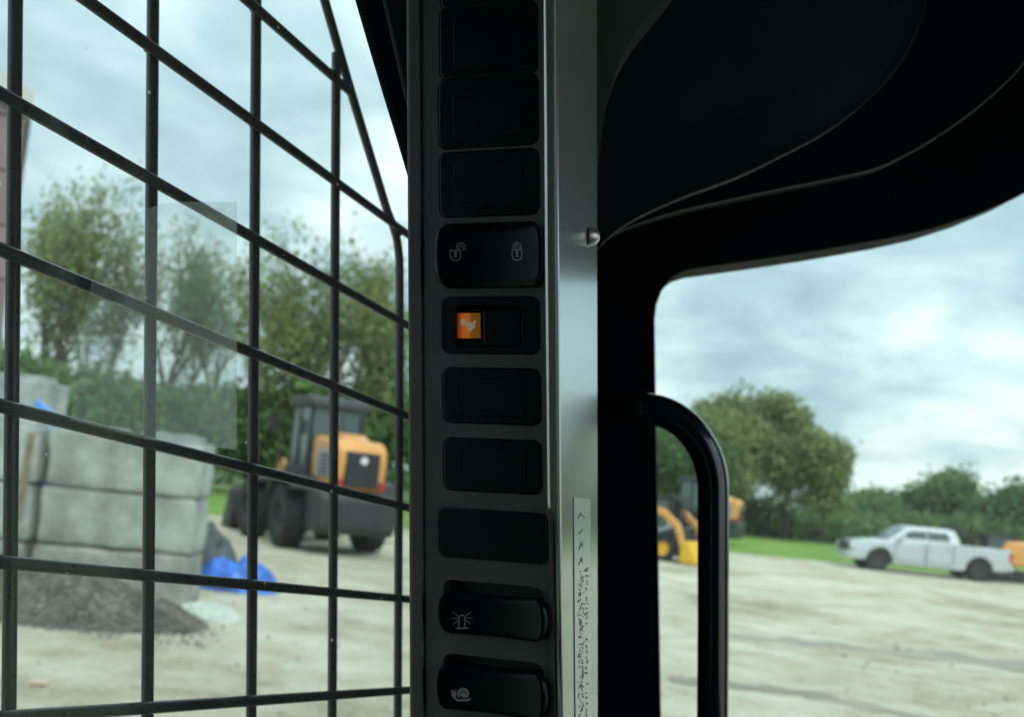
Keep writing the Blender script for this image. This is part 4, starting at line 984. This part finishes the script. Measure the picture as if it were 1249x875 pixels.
# sticker: flat film with faded hand marks
cabmesh(strip_poly([(700.2, 607), (720.3, 609.5), (721.5, 1050), (704, 1050), (701.5, 800)], .0003, .0005), 'sticker', M_paper, pl, smooth=0)
mk = MB(); rs = random.Random(4)
def stroke(x0, y0, x1, y1, wpx=.8):
    d = Vector((x1-x0, y1-y0)); L = d.length or 1; nn = Vector((-d.y, d.x))/L*wpx/2
    mk.add(*(lambda s: (s.v, s.f))(slab([sp(x, y, .0006) for x, y in ((x0+nn.x, y0+nn.y), (x1+nn.x, y1+nn.y), (x1-nn.x, y1-nn.y), (x0-nn.x, y0-nn.y))], .0001, SNn)))
stroke(705, 633, 708.5, 626, 1.0); stroke(708.5, 626, 709.5, 630); stroke(710, 629, 713, 632, 1)
stroke(706, 652, 710.5, 646, 1.1)
for y in (666, 685): stroke(706, y+5, 710, y-5, 1.0); stroke(707, y-3, 711, y+2); stroke(706, y+1, 711.5, y-2)
y = 700
while y < 1040:
    for _ in range(3):
        xa = rs.uniform(705.5, 711); stroke(xa, y+rs.uniform(-2, 2), xa+rs.uniform(-2, 3.5), y+rs.uniform(-4, 4), rs.uniform(.5, 1.0))
    y += rs.uniform(3.5, 6)
y = 697; stroke(712.5, 697, 717.5, 693, 1.4)
while y < 1040:
    if rs.random() < .8:
        for _ in range(2): xa = rs.uniform(714, 715.5); stroke(xa, y+rs.uniform(-2, 2), xa+rs.uniform(1, 3), y+rs.uniform(-2.4, 2.4), rs.uniform(.8, 1.3))
    y += rs.uniform(5, 8)
cabmesh(mk, 'faded_writing', M_ink, pl, smooth=0)['label'] = 'faded illegible handwriting on the sticker'

# ---- grab handle
gh = thing('grab_handle', 'curved gloss black tubular grab handle in front of the right window', 'grab handle', M=CAB @ Matrix.Translation(cp(870, 900, .74)))
path = [cp(700, 498, .90), cp(722, 498.5, .80), cp(750, 498.5, .755), cp(778, 499, .74)]
for k in range(15):
    a = R_(90-90*k/14); path.append(cp(784+86*math.cos(a), 598-99.5*math.sin(a), .74))
path += [cp(870, 640, .74), cp(870, 760, .74), cp(869, 900, .74), cp(868, 1060, .74), cp(862, 1100, .76), cp(840, 1130, .85), cp(830, 1140, .97)]
cabmesh(MB().tube(path, .0127, 24), 'handle_tube', M_handle, gh, smooth=60)
cabmesh(MB().lathe([(.0001, 0), (.024, 0), (.024, .004), (.0135, .007), (.0001, .007)], 20, c=(cp(700, 498, .955).x-.002, cp(700, 498, .948).y, cp(700, 498, .955).z)), 'mounting_flange', M_handle, gh)
bpy.context.view_layer.update()
